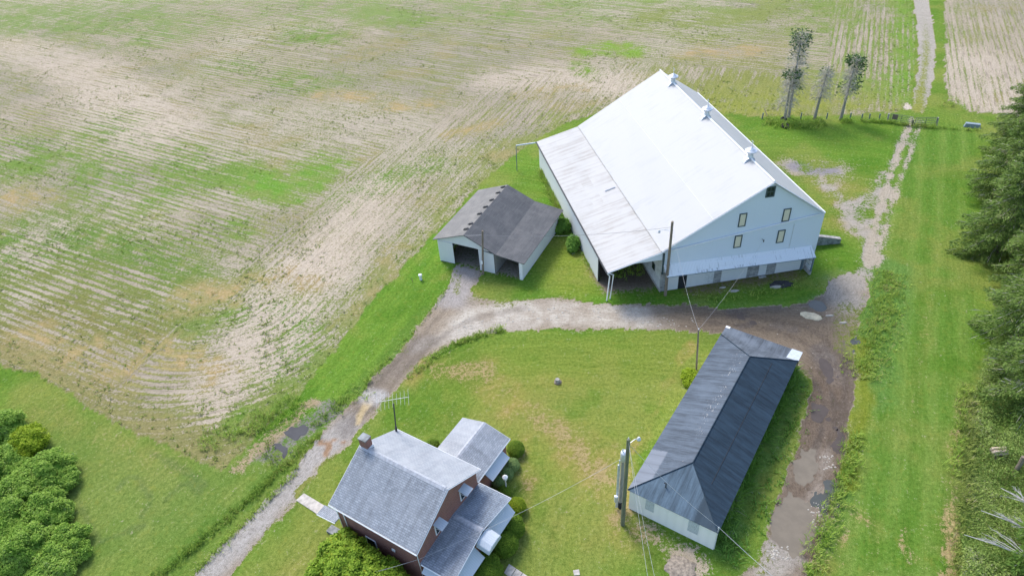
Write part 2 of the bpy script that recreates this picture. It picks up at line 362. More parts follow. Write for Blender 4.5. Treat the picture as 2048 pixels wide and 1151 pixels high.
# garage apron between the wheel tracks
# weedy strip left of the grass path
for s, w, k in [([(1785, 540), (1770, 620), (1745, 700), (1725, 780)], 2.0, .85), ([(1700, 900), (1668, 1010), (1640, 1090)], 1.0, .6), ([(1585, 745), (1545, 850), (1480, 990), (1440, 1080)], 1.1, .7)]:
    VC = lerp(VC, (0.095, 0.195, 0.040), stroke(s, w, .5) * k)
VC = lerp(VC, (0.16, 0.19, 0.02), stroke([(1720, 680), (1722, 760), (1700, 870), (1690, 960)], .8, .6) * .8)
# tall ground under brush on the right
VC = lerp(VC, (0.09, 0.13, 0.035), blob([(1940, 760), (2060, 640), (2300, 640), (2300, 1200), (1910, 1200), (1930, 900)], 1.2) * .8)
# ---- crop fields
inF = sstep(S_FL, -.6, .6); inR = sstep(S_FR, -.6, .6); FB = np.maximum(inF, inR)
th = R(-31); ru0 = -X * math.sin(th) + Y * math.cos(th); rv0 = X * math.cos(th) + Y * math.sin(th)
th2 = R(-116); ru1 = -X * math.sin(th2) + Y * math.cos(th2); rv1 = X * math.cos(th2) + Y * math.sin(th2)
th3 = R(64); ru2 = -X * math.sin(th3) + Y * math.cos(th3); rv2 = X * math.cos(th3) + Y * math.sin(th3)
head = (D_EDGE < 17 + 5 * (F1 - .5)) & (S_FL > 0)
cr_ = np.array(G(480, 905)); n1_ = np.array([-math.sin(R(64)), math.cos(R(64))]); n2_ = np.array([math.sin(R(29)), math.cos(R(29))]); cc_ = cr_ + 17 * n1_ + 17 * n2_
p1_ = (X - cc_[0]) * n1_[0] + (Y - cc_[1]) * n1_[1]; p2_ = (X - cc_[0]) * n2_[0] + (Y - cc_[1]) * n2_[1]; cr_d = np.hypot(X - cc_[0], Y - cc_[1])
wedge = (p1_ < 0) & (p2_ < 0) & (S_FL > -1) & (p1_ > -30); low = (p2_ < 0) & (p1_ >= 0) & (S_FL > -1) & (p1_ < 40)
zoneB = (blob([(1640, 230), (1660, 120), (1660, 0), (1660, -60), (1850, -60), (1840, 240)], .1, 0) > .5) | (inR > .5)
RU = np.where(wedge, 17 - cr_d, np.where(head, 17 + p1_, np.where(low, 17 + p2_, np.where(zoneB, ru1, ru0)))); RV = np.where(wedge, np.arctan2(p1_, p2_) * 15, np.where(head, rv2, np.where(zoneB, rv1, rv0))); head = head | wedge
lawn = FB < .5
path = lawn & (X > 18) & (sdf(X, Y, GP([(1780, 230), (1720, 700), (1600, 1200), (2200, 1200), (2200, 230)], 0)) > 0)
RU = np.where(lawn, np.where(path, ru1, S_RD), RU); RV = np.where(lawn, np.where(path, rv1, rv2), RV)
fld = np.full(n, .44) + .34 * (F1 - .5) + .40 * (F2 - .5)
fcol = np.repeat(col((0.190, 0.212, 0.070)), n, 0); fcol = lerp(fcol, (0.27, 0.225, 0.105), sstep(F2, .5, .75) * .7); fb = np.repeat(col((0.318, 0.270, 0.202)), n, 0)
fb = lerp(fb, (0.275, 0.238, 0.195), sstep(F1, .45, .7) * .8); fb = lerp(fb, (0.372, 0.325, 0.250), sstep(fbm(X, Y, 30, 44, 3), .5, .72) * .8)
def fgreen(px, w, k, c=(0.125, 0.205, 0.04), soft=.7, rag=2.2):
    global fld, fcol
    q = stroke(px, w, soft, rag) * (.55 + .7 * patchy); fld = fld + q * k * .62; fcol = lerp(fcol, c, q * .8)
fgreen([(-40, 560), (60, 470), (180, 500), (290, 560), (380, 600)], 7, .42, (0.105, 0.180, 0.035))
fgreen([(-40, 640), (60, 560), (180, 590), (300, 620)], 5, .25, (0.15, 0.175, 0.05))
fgreen([(0, 690), (90, 650), (200, 668), (240, 690)], 4, .30, (0.17, 0.165, 0.055))
fgreen([(480, 352), (540, 378), (605, 378), (640, 330)], 3.5, .75, (0.115, 0.24, 0.03))
fgreen([(230, 250), (300, 300), (360, 325), (440, 345)], 5, .3)
fgreen([(60, 330), (150, 330), (260, 370), (330, 385)], 5, .26)
fgreen([(0, 300), (60, 310)], 6, .2); fgreen([(430, 450), (470, 460)], 3, .4); fgreen([(690, 410), (740, 370), (860, 330)], 3, .2)
fgreen([(520, 610), (600, 650), (560, 720)], 4, .05); fgreen([(1190, 100), (1230, 95), (1260, 100)], 3.5, .7, (0.15, 0.27, 0.03))
fgreen([(1155, 135), (1180, 150)], 2.2, .6, (0.14, 0.24, 0.03)); fgreen([(760, 30), (820, 38)], 5, .35); fgreen([(650, 75), (600, 70)], 5, .35); fgreen([(480, 130), (570, 160), (640, 170)], 5, .22)
fgreen([(0, 10), (200, 15), (420, 8), (700, 10), (1000, 8), (1400, 20)], 14, .22, (0.17, 0.235, 0.07)); fgreen([(0, 50), (150, 45), (330, 70)], 9, .25, (0.15, 0.22, 0.06))
fgreen([(1420, 205), (1530, 195), (1640, 190), (1780, 195)], 7, .45, (0.205, 0.23, 0.045)); fgreen([(1400, 150), (1500, 140), (1560, 150)], 8, .25, (0.19, 0.205, 0.06)); fgreen([(1330, 40), (1450, 60), (1600, 30)], 9, .22, (.18, .21, .06))
fgreen([(1680, 20), (1730, 110), (1790, 160), (1815, 90), (1810, 10)], 9, .24, (0.15, 0.215, 0.05)); fgreen([(1822, 0), (1826, 80), (1820, 150), (1800, 195)], 2.6, .6, (0.125, 0.23, 0.03), .5, .8); fgreen([(1885, 205), (1910, 212)], 2.5, .6, (.12, .22, .03))
for px, w, k in [([(320, 700), (380, 730), (440, 745)], 2.0, .55), ([(900, 270), (950, 262), (1000, 240)], 1.6, .5), ([(1050, 190), (1110, 178), (1170, 175)], 1.8, .5), ([(385, 595), (430, 590), (470, 580)], 2.4, .4), ([(560, 560), (620, 560)], 2.2, .35), ([(800, 215), (860, 210)], 2, .3), ([(20, 395), (60, 400)], 2.5, .4), ([(60, 680), (150, 720), (260, 750)], 2.5, .45), ([(640, 190), (720, 195)], 2.0, .3), ([(1380, 108), (1500, 100)], 2.5, .25)]:
    fgreen(px, w, k * .8, (0.335, 0.255, 0.120), .8)
for px, w in [([(600, 560), (520, 690), (480, 780)], 5), ([(330, 260), (150, 130), (0, 90)], 6), ([(760, 380), (640, 520)], 4), ([(1000, 160), (1120, 150), (1250, 170)], 5), ([(1930, 130), (1990, 190)], 8)]:
    q = stroke(px, w, .7, 2); fld -= q * .16; fb = lerp(fb, (0.45, 0.378, 0.295), q * .7)
rim = np.exp(-np.abs(S_FL - 1.2) / 1.6) * (D_EDGE > 2); fld += inF * .5 * np.exp(-np.clip(S_FL, 0, 9) / 2.2) * (.4 + patchy)
lowrim = stroke([(0, 720), (90, 755), (200, 815), (330, 872), (430, 905), (500, 860), (560, 815)], 2.6, .6, 1.5); fld += lowrim * .30; fcol = lerp(fcol, (0.20, 0.185, 0.075), lowrim * .8)
fgreen([(500, 845), (560, 825), (600, 795)], 2.5, .5, (.11, .19, .03))
fld = np.clip(fld - .06 * (zoneB & (inR > .5)), .02, .86); VEG = np.where(FB > .5, fld, VEG); VC = np.where((FB > .5)[:, None], fcol, VC); BC = np.where((FB > .5)[:, None], fb, BC)
RA = np.where(FB > .5, np.where(zoneB, np.where(inR > .5, .13, .20), np.where(wedge | low, .26, np.where(head, .16, .17))), .0)
RA *= (.35 + .9 * sstep(fbm(X, Y, 22, 71, 3), .38, .6))
# ---- road, lane
onR = sstep(S_RD, -.5, .3); rv = np.full(n, -.05) + .55 * (F2 - .5)
rb = np.repeat(col((0.270, 0.222, 0.168)), n, 0)
rb = lerp(rb, (0.34, 0.325, 0.305), stroke([(430, 1120), (530, 1020), (620, 920), (690, 860)], 1.6, .5) * .8); rb = lerp(rb, (0.32, 0.30, 0.29), stroke([(905, 590), (920, 560), (925, 540)], 2.2, .5) * .8)
rb = lerp(rb, (0.34, 0.29, 0.225), stroke([(560, 1060), (640, 960), (700, 890)], .7, .5) * .7)
q = stroke([(930, 650), (1000, 630), (1090, 625), (1180, 625), (1260, 632), (1330, 640)], 2.0, .6, 1.4); rb = lerp(rb, (0.46, 0.42, 0.36), q * (.35 + .6 * patchy))
q = stroke([(840, 690), (930, 660), (1050, 650)], .9, .5); rb = lerp(rb, (0.40, 0.36, 0.31), q * .6)
q = stroke([(1380, 632), (1480, 640), (1600, 650), (1660, 690), (1660, 780)], 3.5, .6); rb = lerp(rb, (0.158, 0.124, 0.091), q * .9)
for s, w, k in [([(1640, 700), (1660, 730), (1672, 760)], 1.0, .8), ([(1480, 655), (1500, 648)], .5, .6), ([(1465, 625), (1490, 632)], .6, .7), ([(1545, 652), (1590, 660)], .5, .5), ([(740, 780), (800, 720), (850, 680)], 1.2, .45), ([(690, 850), (740, 800)], 1.0, .4), ([(1700, 690), (1700, 780), (1695, 850)], .7, .5), ([(1660, 560), (1690, 550), (1700, 565)], 1.1, .6), ([(1640, 600), (1600, 605), (1660, 590)], .8, .8), ([(1560, 612), (1440, 612), (1380, 606)], .7, .5), ([(1655, 800), (1660, 830), (1650, 860)], .6, .5), ([(1640, 640), (1690, 640)], .5, .25), ([(760, 790), (715, 840), (690, 870)], .6, .35)]:
    q = stroke(s, w, .5, .8); rb = lerp(rb, (0.105, 0.088, 0.078), q * k); WET = np.maximum(WET, q * k * .8)
q = stroke([(1660, 780), (1640, 870), (1640, 960), (1600, 1090)], 2.6, .6); rb = lerp(rb, (0.135, 0.103, 0.078), q * .95)
for s, w, k in [([(1618, 742), (1652, 800), (1640, 880), (1612, 960)], .22, .8), ([(1640, 740), (1672, 800), (1662, 880), (1640, 950)], .22, .7), ([(1690, 700), (1690, 800), (1672, 880)], .3, .6), ([(1400, 628), (1520, 634), (1640, 660), (1690, 730)], .3, .5), ([(1420, 645), (1540, 655), (1640, 700)], .25, .5), ([(760, 800), (840, 705), (930, 640), (1050, 615)], .3, .35), ([(735, 790), (810, 705), (890, 620)], .3, .35)]:
    q = stroke(s, w, .6, .5); rb = lerp(rb, (0.085, 0.066, 0.052), q * k); WET = np.maximum(WET, q * k * .6)
q = stroke([(1700, 560), (1680, 580), (1700, 600)], 1.8, .5); rb = lerp(rb, GR, q * .8)
q = stroke([(1655, 905), (1640, 960), (1630, 1020), (1650, 1050)], .6, .6); rb = lerp(rb, (0.26, 0.22, 0.18), q * .7)
for s, w, c in [([(738, 800), (724, 826), (716, 846)], .28, (.46, .36, .20)), ([(640, 884), (662, 890), (652, 906)], .22, (.27, .16, .085)), ([(668, 880), (690, 884)], .2, (.27, .16, .085)), ([(730, 790), (757, 793)], .75, (.40, .385, .365)), ([(650, 985), (590, 1040), (520, 1100)], .45, (.37, .305, .22))]:
    rb = lerp(rb, c, stroke(s, w, .6, .5) * .85)
q = stroke([(1545, 1100), (1575, 1110), (1530, 1145)], 1.0, .6); rb = lerp(rb, (0.33, 0.30, 0.26), q * .8); rv += q * .25
for s, w, k in [([(1700, 620), (1690, 660), (1700, 700)], 1.3, .55), ([(670, 915), (655, 935)], .4, .8), ([(625, 965), (600, 985)], .4, .8), ([(1640, 640), (1610, 625)], 1.0, .2), ([(920, 550), (915, 585)], .4, .6), ([(1580, 600), (1450, 608)], .6, .4), ([(560, 1040), (530, 1070), (505, 1095)], .25, .55), ([(940, 598), (1010, 612)], .8, .3)]:
    rv += stroke(s, w, .5, .8) * k
RVC = lerp(np.repeat(col((0.14, 0.19, 0.03)), n, 0), (.2, .2, .06), F2)
m_ = onR > .5; VEG = np.where(m_, rv, VEG); BC = np.where(m_[:, None], rb, BC); VC = np.where(m_[:, None], RVC, VC)
edge = np.exp(-(np.abs(S_RD) / .5) ** 2); VEG -= np.where(m_, 0, edge * .3 * patchy); VEG += np.where(m_, edge * .30 * patchy, 0)
onL = sstep(S_LN, -.4, .3) * (Y > 60); lc = seg_dist(X, Y, [G(*p) for p in [(1840, 0), (1850, 40), (1853, 100), (1848, 150), (1840, 190), (1832, 228)]])
lv = .0 + .62 * np.exp(-(lc / .75) ** 2) * sstep(130 - Y, -10, 25) + .5 * (F2 - .5) + .5 * sstep(95 - Y, -3, 8)
m_ = onL > .5; VEG = np.where(m_, lv, VEG); BC = np.where(m_[:, None], lerp(np.repeat(col((0.37, 0.335, 0.285)), n, 0), (.30, .275, .24), F2), BC); VC = np.where(m_[:, None], col((.2, .22, .05)), VC)
WET = np.clip(WET, 0, 1)
ATT = np.column_stack([VEG, RU, RV, RA, WET])

# ---- one ground material: cover of plants over bare soil
def ground_mat():
    mt, nt, b = newmat('ground_cover')
    def A(nm): return N(nt, 'ShaderNodeAttribute', attribute_name=nm)
    veg, ru, rvv, ra, wet = [A(k).outputs['Fac'] for k in ('veg', 'ru', 'rv', 'ra', 'wet')]
    vc, bc = A('vcol').outputs['Color'], A('bcol').outputs['Color']
    P = N(nt, 'ShaderNodeTexCoord').outputs['Object']
    D = N(nt, 'ShaderNodeCombineXYZ', {0: ru, 1: rvv}).outputs[0]
    n_m = NOISE(nt, P, 0.9, 6, 0.68); n_f = NOISE(nt, P, 3.6, 5, 0.78); n_xf = NOISE(nt, P, 15, 3, 0.7)
    st = NOISE(nt, SCALEV(nt, D, (2.6, 0.22, 1)), 1.0, 5, 0.7); st2 = NOISE(nt, SCALEV(nt, D, (7.0, 1.1, 1)), 1.0, 3, 0.6)
    st3 = NOISE(nt, SCALEV(nt, D, (1.25, 0.05, 1)), 1.0, 4, .65); rag = MA(nt, 'MULTIPLY', ra, 9.0, clamp=True)
    wav = MA(nt, 'ADD', ru, MA(nt, 'MULTIPLY', MA(nt, 'SUBTRACT', n_m, .5), .22))
    row = MA(nt, 'SUBTRACT', MA(nt, 'MULTIPLY', MA(nt, 'POWER', MA(nt, 'ADD', .5, MA(nt, 'MULTIPLY', .5, MA(nt, 'SINE', MA(nt, 'MULTIPLY', wav, 2 * math.pi / 0.82)))), 3.0), 2.2), .70)
    thr = MA(nt, 'ADD', veg, MA(nt, 'MULTIPLY', row, ra))
    def dev(x, k): return MA(nt, 'MULTIPLY', MA(nt, 'SUBTRACT', x, .5), k)
    nn = MA(nt, 'ADD', MA(nt, 'ADD', dev(n_f, 2.3), dev(n_xf, 1.3)), MA(nt, 'ADD', dev(n_m, .8), MA(nt, 'ADD', dev(st, .8), MA(nt, 'ADD', .5, MA(nt, 'MULTIPLY', rag, dev(st3, 1.6))))))
    cover = SMOOTH(nt, MA(nt, 'SUBTRACT', thr, nn), -.13, .15)
    gv2 = MA(nt, 'ADD', MA(nt, 'ADD', dev(n_f, 1.9), dev(n_xf, 1.5)), MA(nt, 'ADD', dev(st, .7), .5), clamp=True)
    gc = MIX(nt, gv2, (0.40, 0.50, 0.36), (1.66, 1.52, 1.70))
    vcol = MIX(nt, 1.0, vc, gc, 'MULTIPLY')
    vcol = MIX(nt, MA(nt, 'MULTIPLY', SMOOTH(nt, st2, .52, .74), .16), vcol, (0.28, 0.25, 0.06))
    n_mb = NOISE(nt, SCALEV(nt, P, (1.3, 1.3, 1)), 1.0, 5, .7)
    vcol = MIX(nt, MA(nt, 'MULTIPLY', SMOOTH(nt, n_m, .52, .68), .30), vcol, (0.060, 0.150, 0.018))
    vcol = MIX(nt, MA(nt, 'MULTIPLY', SMOOTH(nt, n_mb, .52, .70), .26), vcol, (0.26, 0.26, 0.045))
    bv = MA(nt, 'ADD', MA(nt, 'ADD', dev(n_f, 1.5), dev(n_xf, 1.6)), MA(nt, 'ADD', dev(st2, .9), .5), clamp=True)
    bm_ = MIX(nt, bv, (0.52, 0.50, 0.47), (1.46, 1.48, 1.50))
    bcol = MIX(nt, 1.0, bc, bm_, 'MULTIPLY')
    vo = N(nt, 'ShaderNodeTexVoronoi', {'Vector': P, 'Scale': 3.2, 'Randomness': 1.0}, feature='F1')
    stone = MA(nt, 'MULTIPLY', SMOOTH(nt, vo.outputs['Distance'], .26, .10), SMOOTH(nt, NOISE(nt, P, 1.7, 2, .5), .55, .68))
    bcol = MIX(nt, MA(nt, 'MULTIPLY', stone, .5), bcol, (.55, .52, .48))
    dk = SMOOTH(nt, NOISE(nt, P, 3.6, 4, .65), .56, .70)
    bcol = MIX(nt, MA(nt, 'MULTIPLY', dk, .42), bcol, (.15, .125, .09))
    bcol = MIX(nt, MA(nt, 'MULTIPLY', rag, SMOOTH(nt, st3, .50, .68)), bcol, MIX(nt, .38, bcol, (.42, .37, .29)))
    bcol = MIX(nt, MA(nt, 'MULTIPLY', rag, MA(nt, 'MULTIPLY', SMOOTH(nt, st, .50, .36), .5)), bcol, (.16, .13, .10))
    c = MIX(nt, cover, bcol, vcol)
    nt.links.new(c, b.inputs['Base Color'])
    rgh = MA(nt, 'SUBTRACT', .92, MA(nt, 'MULTIPLY', MA(nt, 'MULTIPLY', wet, SMOOTH(nt, n_m, .42, .62)), .62))
    nt.links.new(rgh, b.inputs['Roughness']); nt.links.new(MA(nt, 'ADD', .05, MA(nt, 'MULTIPLY', wet, .4)), b.inputs['Specular IOR Level'])
    h = MA(nt, 'ADD', MA(nt, 'MULTIPLY', cover, .5), MA(nt, 'ADD', n_f, MA(nt, 'MULTIPLY', n_xf, .6)))
    h = MA(nt, 'ADD', h, MA(nt, 'MULTIPLY', st, .2))
    bump(nt, b, h, .55, .09)
    return mt
GM = ground_mat()
iy, ix = np.meshgrid(np.arange(ny - 1), np.arange(nx - 1), indexing='ij')
q00 = (iy * nx + ix).ravel(); q01 = q00 + 1; q10 = q00 + nx; q11 = q10 + 1
TRI = np.concatenate([np.column_stack([q00, q01, q11]), np.column_stack([q00, q11, q10])])
def put_attrs(me, att, vc, bc):
    for i, k in enumerate(('veg', 'ru', 'rv', 'ra', 'wet')):
        a = me.attributes.new(k, 'FLOAT', 'POINT'); a.data.foreach_set('value', np.ascontiguousarray(att[:, i], np.float32))
    for k, c in (('vcol', vc), ('bcol', bc)):
        a = me.attributes.new(k, 'FLOAT_COLOR', 'POINT'); a.data.foreach_set('color', np.column_stack([c, np.ones(len(c))]).astype(np.float32).ravel())
def sheet(name, S, zoff, mt=None):
    s = S[TRI]; c = (s > 0).sum(1)
    tri_in = TRI[c == 3]; out = [np.column_stack([tri_in])]
    V = np.column_stack([X, Y, Z + zoff]); full = np.column_stack([V, ATT, VC, BC])
    extra = []; ef = []; base = len(full)
    for cnt in (1, 2):
        t = TRI[c == cnt]; sv = S[t]
        odd = np.argmax(sv > 0, 1) if cnt == 1 else np.argmax(sv <= 0, 1)
        r = np.arange(len(t)); a = t[r, odd]; b_ = t[r, (odd + 1) % 3]; d = t[r, (odd + 2) % 3]
        tb = (S[a] / (S[a] - S[b_]))[:, None]; td = (S[a] / (S[a] - S[d]))[:, None]
        vb = full[a] * (1 - tb) + full[b_] * tb; vd = full[a] * (1 - td) + full[d] * td
        o = base + sum(len(e) for e in extra); k = len(t); extra += [vb, vd]
        ib = o + np.arange(k); idd = o + k + np.arange(k)
        if cnt == 1: ef.append(np.column_stack([a, ib, idd]))
        else: ef += [np.column_stack([ib, b_, d]), np.column_stack([ib, d, idd])]
    allv = np.concatenate([full] + extra); f = np.concatenate([tri_in] + ef)
    used, inv = np.unique(f, return_inverse=True); allv = allv[used]; f = inv.reshape(-1, 3)
    o = big_mesh(name, allv[:, :3], f, mt or GM, smooth=True); put_attrs(o.data, allv[:, 3:8], allv[:, 8:11], allv[:, 11:14])
    o['kind'] = 'structure'; return o
# the ground itself, with a rim that runs to the horizon
rim_i = np.concatenate([np.arange(nx), np.arange(1, ny) * nx + nx - 1, (ny - 1) * nx + np.arange(nx - 2, -1, -1), np.arange(ny - 2, 0, -1) * nx])
dx, dy = X[rim_i], Y[rim_i] - 90; L = np.hypot(dx, dy); RX, RY = dx / L * 6000, 90 + dy / L * 6000
NV = len(X); k = len(rim_i); r0 = rim_i; r1 = np.roll(rim_i, -1); e0 = NV + np.arange(k); e1 = NV + (np.arange(k) + 1) % k
V = np.concatenate([np.column_stack([X, Y, Z]), np.column_stack([RX, RY, np.zeros(k)])])
rimf = np.concatenate([np.column_stack([r0, e0, e1]), np.column_stack([r0, e1, r1])])
o = big_mesh('ground', V, np.concatenate([TRI, rimf]), GM, smooth=True); o['kind'] = 'structure'
ra_ = ATT[rim_i].copy(); ra_[:, 0] = .7
put_attrs(o.data, np.concatenate([ATT, ra_]), np.concatenate([VC, VC[rim_i]]), np.concatenate([BC, BC[rim_i]]))
o = sheet('crop_field', S_FL, .004); o = sheet('stubble_field', S_FR, .004)
o = sheet('farm_road', S_RD, .008); o = sheet('gravel_lane', np.where(Y > 60, S_LN, -5), .008)

# ---- puddles
def mat_water(name, colr, rough, spec=.5, gritty=.0):
    mt, nt, b = newmat(name); P = N(nt, 'ShaderNodeTexCoord').outputs['Object']
    nz = NOISE(nt, P, 1.2, 5, .6)
    nt.links.new(MIX(nt, SMOOTH(nt, nz, .35, .65), tuple(c * .92 for c in colr), tuple(c * 1.06 for c in colr)), b.inputs['Base Color'])
    b.inputs['Roughness'].default_value = rough; b.inputs['Specular IOR Level'].default_value = spec
    bump(nt, b, NOISE(nt, P, 3.0, 2, .5), .008 + gritty, .01); return mt
W_MUD = mat_water('muddy_water', (0.185, 0.155, 0.112), .10, .5); W_BRN = mat_water('brown_water', (0.090, 0.074, 0.066), .30, .15); W_DRK = mat_water('dark_water', (0.075, 0.080, 0.070), .08, .5); W_DIT = mat_water('ditch_water', (0.085, 0.085, 0.09), .6, .03)
PW = (fbm(X, Y, .9, 91, 3) - .5) * .9 + (fbm(X, Y, .35, 92, 2) - .5) * .35
def puddle(px, mt, z=.014):
    sheet('puddle', sdf(X, Y, GP(px, 2, True)) + PW * 1.5 + .06, z, mt)
puddle([(1572, 985), (1600, 992), (1612, 1010), (1622, 1040), (1632, 1060), (1622, 1090), (1600, 1110), (1568, 1098), (1538, 1075), (1550, 1030)], W_MUD)
puddle([(1592, 905), (1625, 895), (1632, 930), (1622, 965), (1600, 972), (1580, 958)], W_MUD)
puddle([(1652, 958), (1668, 965), (1675, 985), (1668, 1015), (1655, 1035), (1632, 1010), (1630, 1000)], W_DRK)
puddle([(1678, 866), (1692, 870), (1692, 890), (1684, 908), (1668, 908), (1668, 880)], W_BRN)
puddle([(1637, 718), (1655, 722), (1668, 745), (1672, 765), (1660, 770), (1645, 750)], W_BRN)
puddle([(1628, 808), (1646, 812), (1648, 830), (1638, 842), (1622, 830)], W_BRN)
puddle([(1622, 600), (1642, 600), (1650, 612), (1640, 622), (1622, 614)], W_DRK)
puddle([(1702, 676), (1716, 676), (1718, 686), (1706, 688)], W_DRK); puddle([(1698, 698), (1706, 697), (1706, 704), (1699, 704)], W_DRK)
puddle([(1470, 628), (1490, 630), (1494, 642), (1478, 640)], W_BRN); puddle([(1502, 644), (1516, 645), (1510, 650)], W_BRN); puddle([(1522, 646), (1536, 652), (1530, 656)], W_BRN)
puddle([(572, 862), (600, 850), (618, 850), (605, 868), (590, 880)], W_DIT); puddle([(552, 890), (572, 885), (578, 900), (566, 914), (554, 908)], W_DIT)
puddle([(1653, 836), (1660, 845), (1662, 862), (1656, 864), (1651, 850)], W_BRN)
# ================================================================== BUILDINGS
WHITE_ROOF = mat_ribbed('white_sheet_roof', (0.415, 0.425, 0.436), .23, .55, (.30, .31, .325), .45, (3, .25, 1), .03)
LEAN_ROOF = mat_ribbed('weathered_white_roof', (0.378, 0.382, 0.385), .30, .85, (0.25, 0.24, 0.22), .5, (2.4, .14, 1), .02, .46, .68)
PENT_ROOF = mat_ribbed('stained_white_roof', (0.772, 0.807, 0.842), .30, .75, (0.13, 0.135, 0.14), .5, (5.5, .5, 1), .02, .55, .68)
SIDING = mat_ribbed('white_sheet_siding', (0.683, 0.762, 0.853), .22, .10, (.45, .5, .53), .5, (6, .2, 1), .015)  # white sheet, with the blue of skylit shade mixed into its colour
SIDING_B = mat_ribbed('white_board_siding', (0.672, 0.697, 0.722), .25, .18, (.5, .52, .52), .6, (5, .3, 1), .012)
WHITE = mat_plain('white_paint', (0.78, 0.80, 0.82), .5, var=.06, scale=3); GALV = mat_plain('galvanised_metal', (0.60, 0.64, 0.69), .38, .35, .12, 4)
GREENTRIM = mat_plain('dark_green_trim', (0.055, 0.085, 0.095), .5, var=.15); TAN = mat_plain('pale_tan_boards', (0.70, 0.65, 0.50), .7, var=.08, stretch=(8, 8, 1))
DARK = mat_plain('near_black', (0.02, 0.022, 0.026), .9, var=.3); BLUEGREY = mat_plain('blue_grey_paint', (0.13, 0.18, 0.22), .6, var=.2)  # DARK is near-black and also paints the shade in barn door openings
CONC = mat_plain('weathered_concrete', (0.36, 0.35, 0.34), .85, var=.3, scale=3); CONC_D = mat_plain('damp_concrete', (0.23, 0.245, 0.25), .85, var=.35, scale=2.5)
SLABC = mat_plain('path_concrete', (0.44, 0.41, 0.37), .85, var=.22, scale=3)
STONE = mat_shingle('grey_block', (0.520, 0.533, 0.533), (0.31, 0.32, 0.33), (0.25, 0.25, 0.25), .42, .21, .25); WSTONE = mat_plain('whitewashed_stone', (0.60, 0.63, 0.65), .85, var=.14, scale=3)
TIMBER = mat_plain('weathered_timber', (0.20, 0.165, 0.125), .85, var=.35, scale=5, stretch=(3, 3, .3)); POLE_G = mat_plain('treated_pole', (0.150, 0.160, 0.105), .85, var=.3, scale=5, stretch=(3, 3, .3)); POLE_GREY = mat_plain('grey_pole', (0.30, 0.29, 0.26), .8, var=.3, scale=5, stretch=(3, 3, .3))
BLACKM = mat_plain('black_metal', (0.03, 0.032, 0.036), .5, var=.2); RUBBER = mat_plain('black_rubber', (0.018, 0.018, 0.02), .8, var=.3)
mt, nt, b = newmat('window_glass'); b.inputs['Base Color'].default_value = (.02, .03, .035, 1); b.inputs['Roughness'].default_value = .05; GLASS = mt

# ---- bank barn
K = .043
def sk(b): return -K * (10.6 - b) if b < 10.6 else 0.0
def gab(x, y, off=0.0):
    o = BARN.loc((0, 0, HC)); d = ray(x, y); e = BARN.loc((d.x + BARN.x * 0, d.y, HC + d.z)) - o
    f = lambda p: p[0] + K * (10.6 - p[1]) - off
    f0 = o[0] + K * (10.6 - o[1]) - off; f1 = e[0] - K * e[1]
    return o + e * (-f0 / f1)
z6 = lambda x, y: (1250 + x / 4.426, 360 + y / 4.426)
za = lambda x, y: (1190 + x / 6.058, 430 + y / 6.058)
barn = thing('barn', 'huge white metal roofed barn with three ridge cupolas and an open lean-to', 'barn', (BARN.x, BARN.y, 0), BARN.th)
LB = 28.5
A = gab(1549.6, 363.4, -.3); Cc = gab(1649.5, 424, -.3); Dd = gab(1322.8, 503.5, -.3); Ff = BARN.on(1215.2, 545, 0, -.12); Dl = Vector((Dd[0], Dd[1], Dd[2]))
B_ = Vector((LB, 0, 10.83)); E_ = Vector((LB, 10.66, 5.02)); G_ = Vector((LB, 16.12, 3.75)); H_ = Vector((LB, Cc[1], Cc[2] + .1))
def lerpv(p, q, t): return p + (q - p) * t
tm = .53
r = MB().slab([lerpv(A, Dd, tm), A, B_, lerpv(B_, E_, .50)], .10); r = r.build('roof', WHITE_ROOF, barn)
MB().slab([Dd + Vector((0, 0, -.012)), lerpv(A, Dd, tm) + Vector((0, 0, -.012)), lerpv(B_, E_, .50) + Vector((0, 0, -.012)), E_ + Vector((0, 0, -.012))], .09).build('lower_roof_course', WHITE_ROOF, r)
MB().slab([A, Cc, H_, B_], .10).build('rear_roof', WHITE_ROOF, barn)
MB().slab([Ff, Dd + Vector((0, .0, -.05)), E_ + Vector((0, 0, -.05)), G_], .09).build('lean_to_roof', LEAN_ROOF, barn)
MB().tube([A + Vector((0, 0, .03)), B_ + Vector((0, 0, .03))], .09, 6).build('ridge_cap', WHITE, r)
MB().tube([lerpv(A, Dd, tm) + Vector((.02, 0, .0)), lerpv(B_, E_, .50) + Vector((0, 0, .0))], .022, 4).build('course_joint', GALV, r)
MB().tube([Dd + Vector((.02, 0, .01)), E_ + Vector((0, 0, .01))], .03, 4).build('eave_joint', CONC, r)
# metal mend on the lean-to roof
p = lerpv(lerpv(Dd, E_, .45), lerpv(Ff, G_, .45), .05); q = lerpv(lerpv(Dd, E_, .45), lerpv(Ff, G_, .45), .27)
MB().tube([p, q], .05, 4).build('roof_seam_strip', GALV, barn)
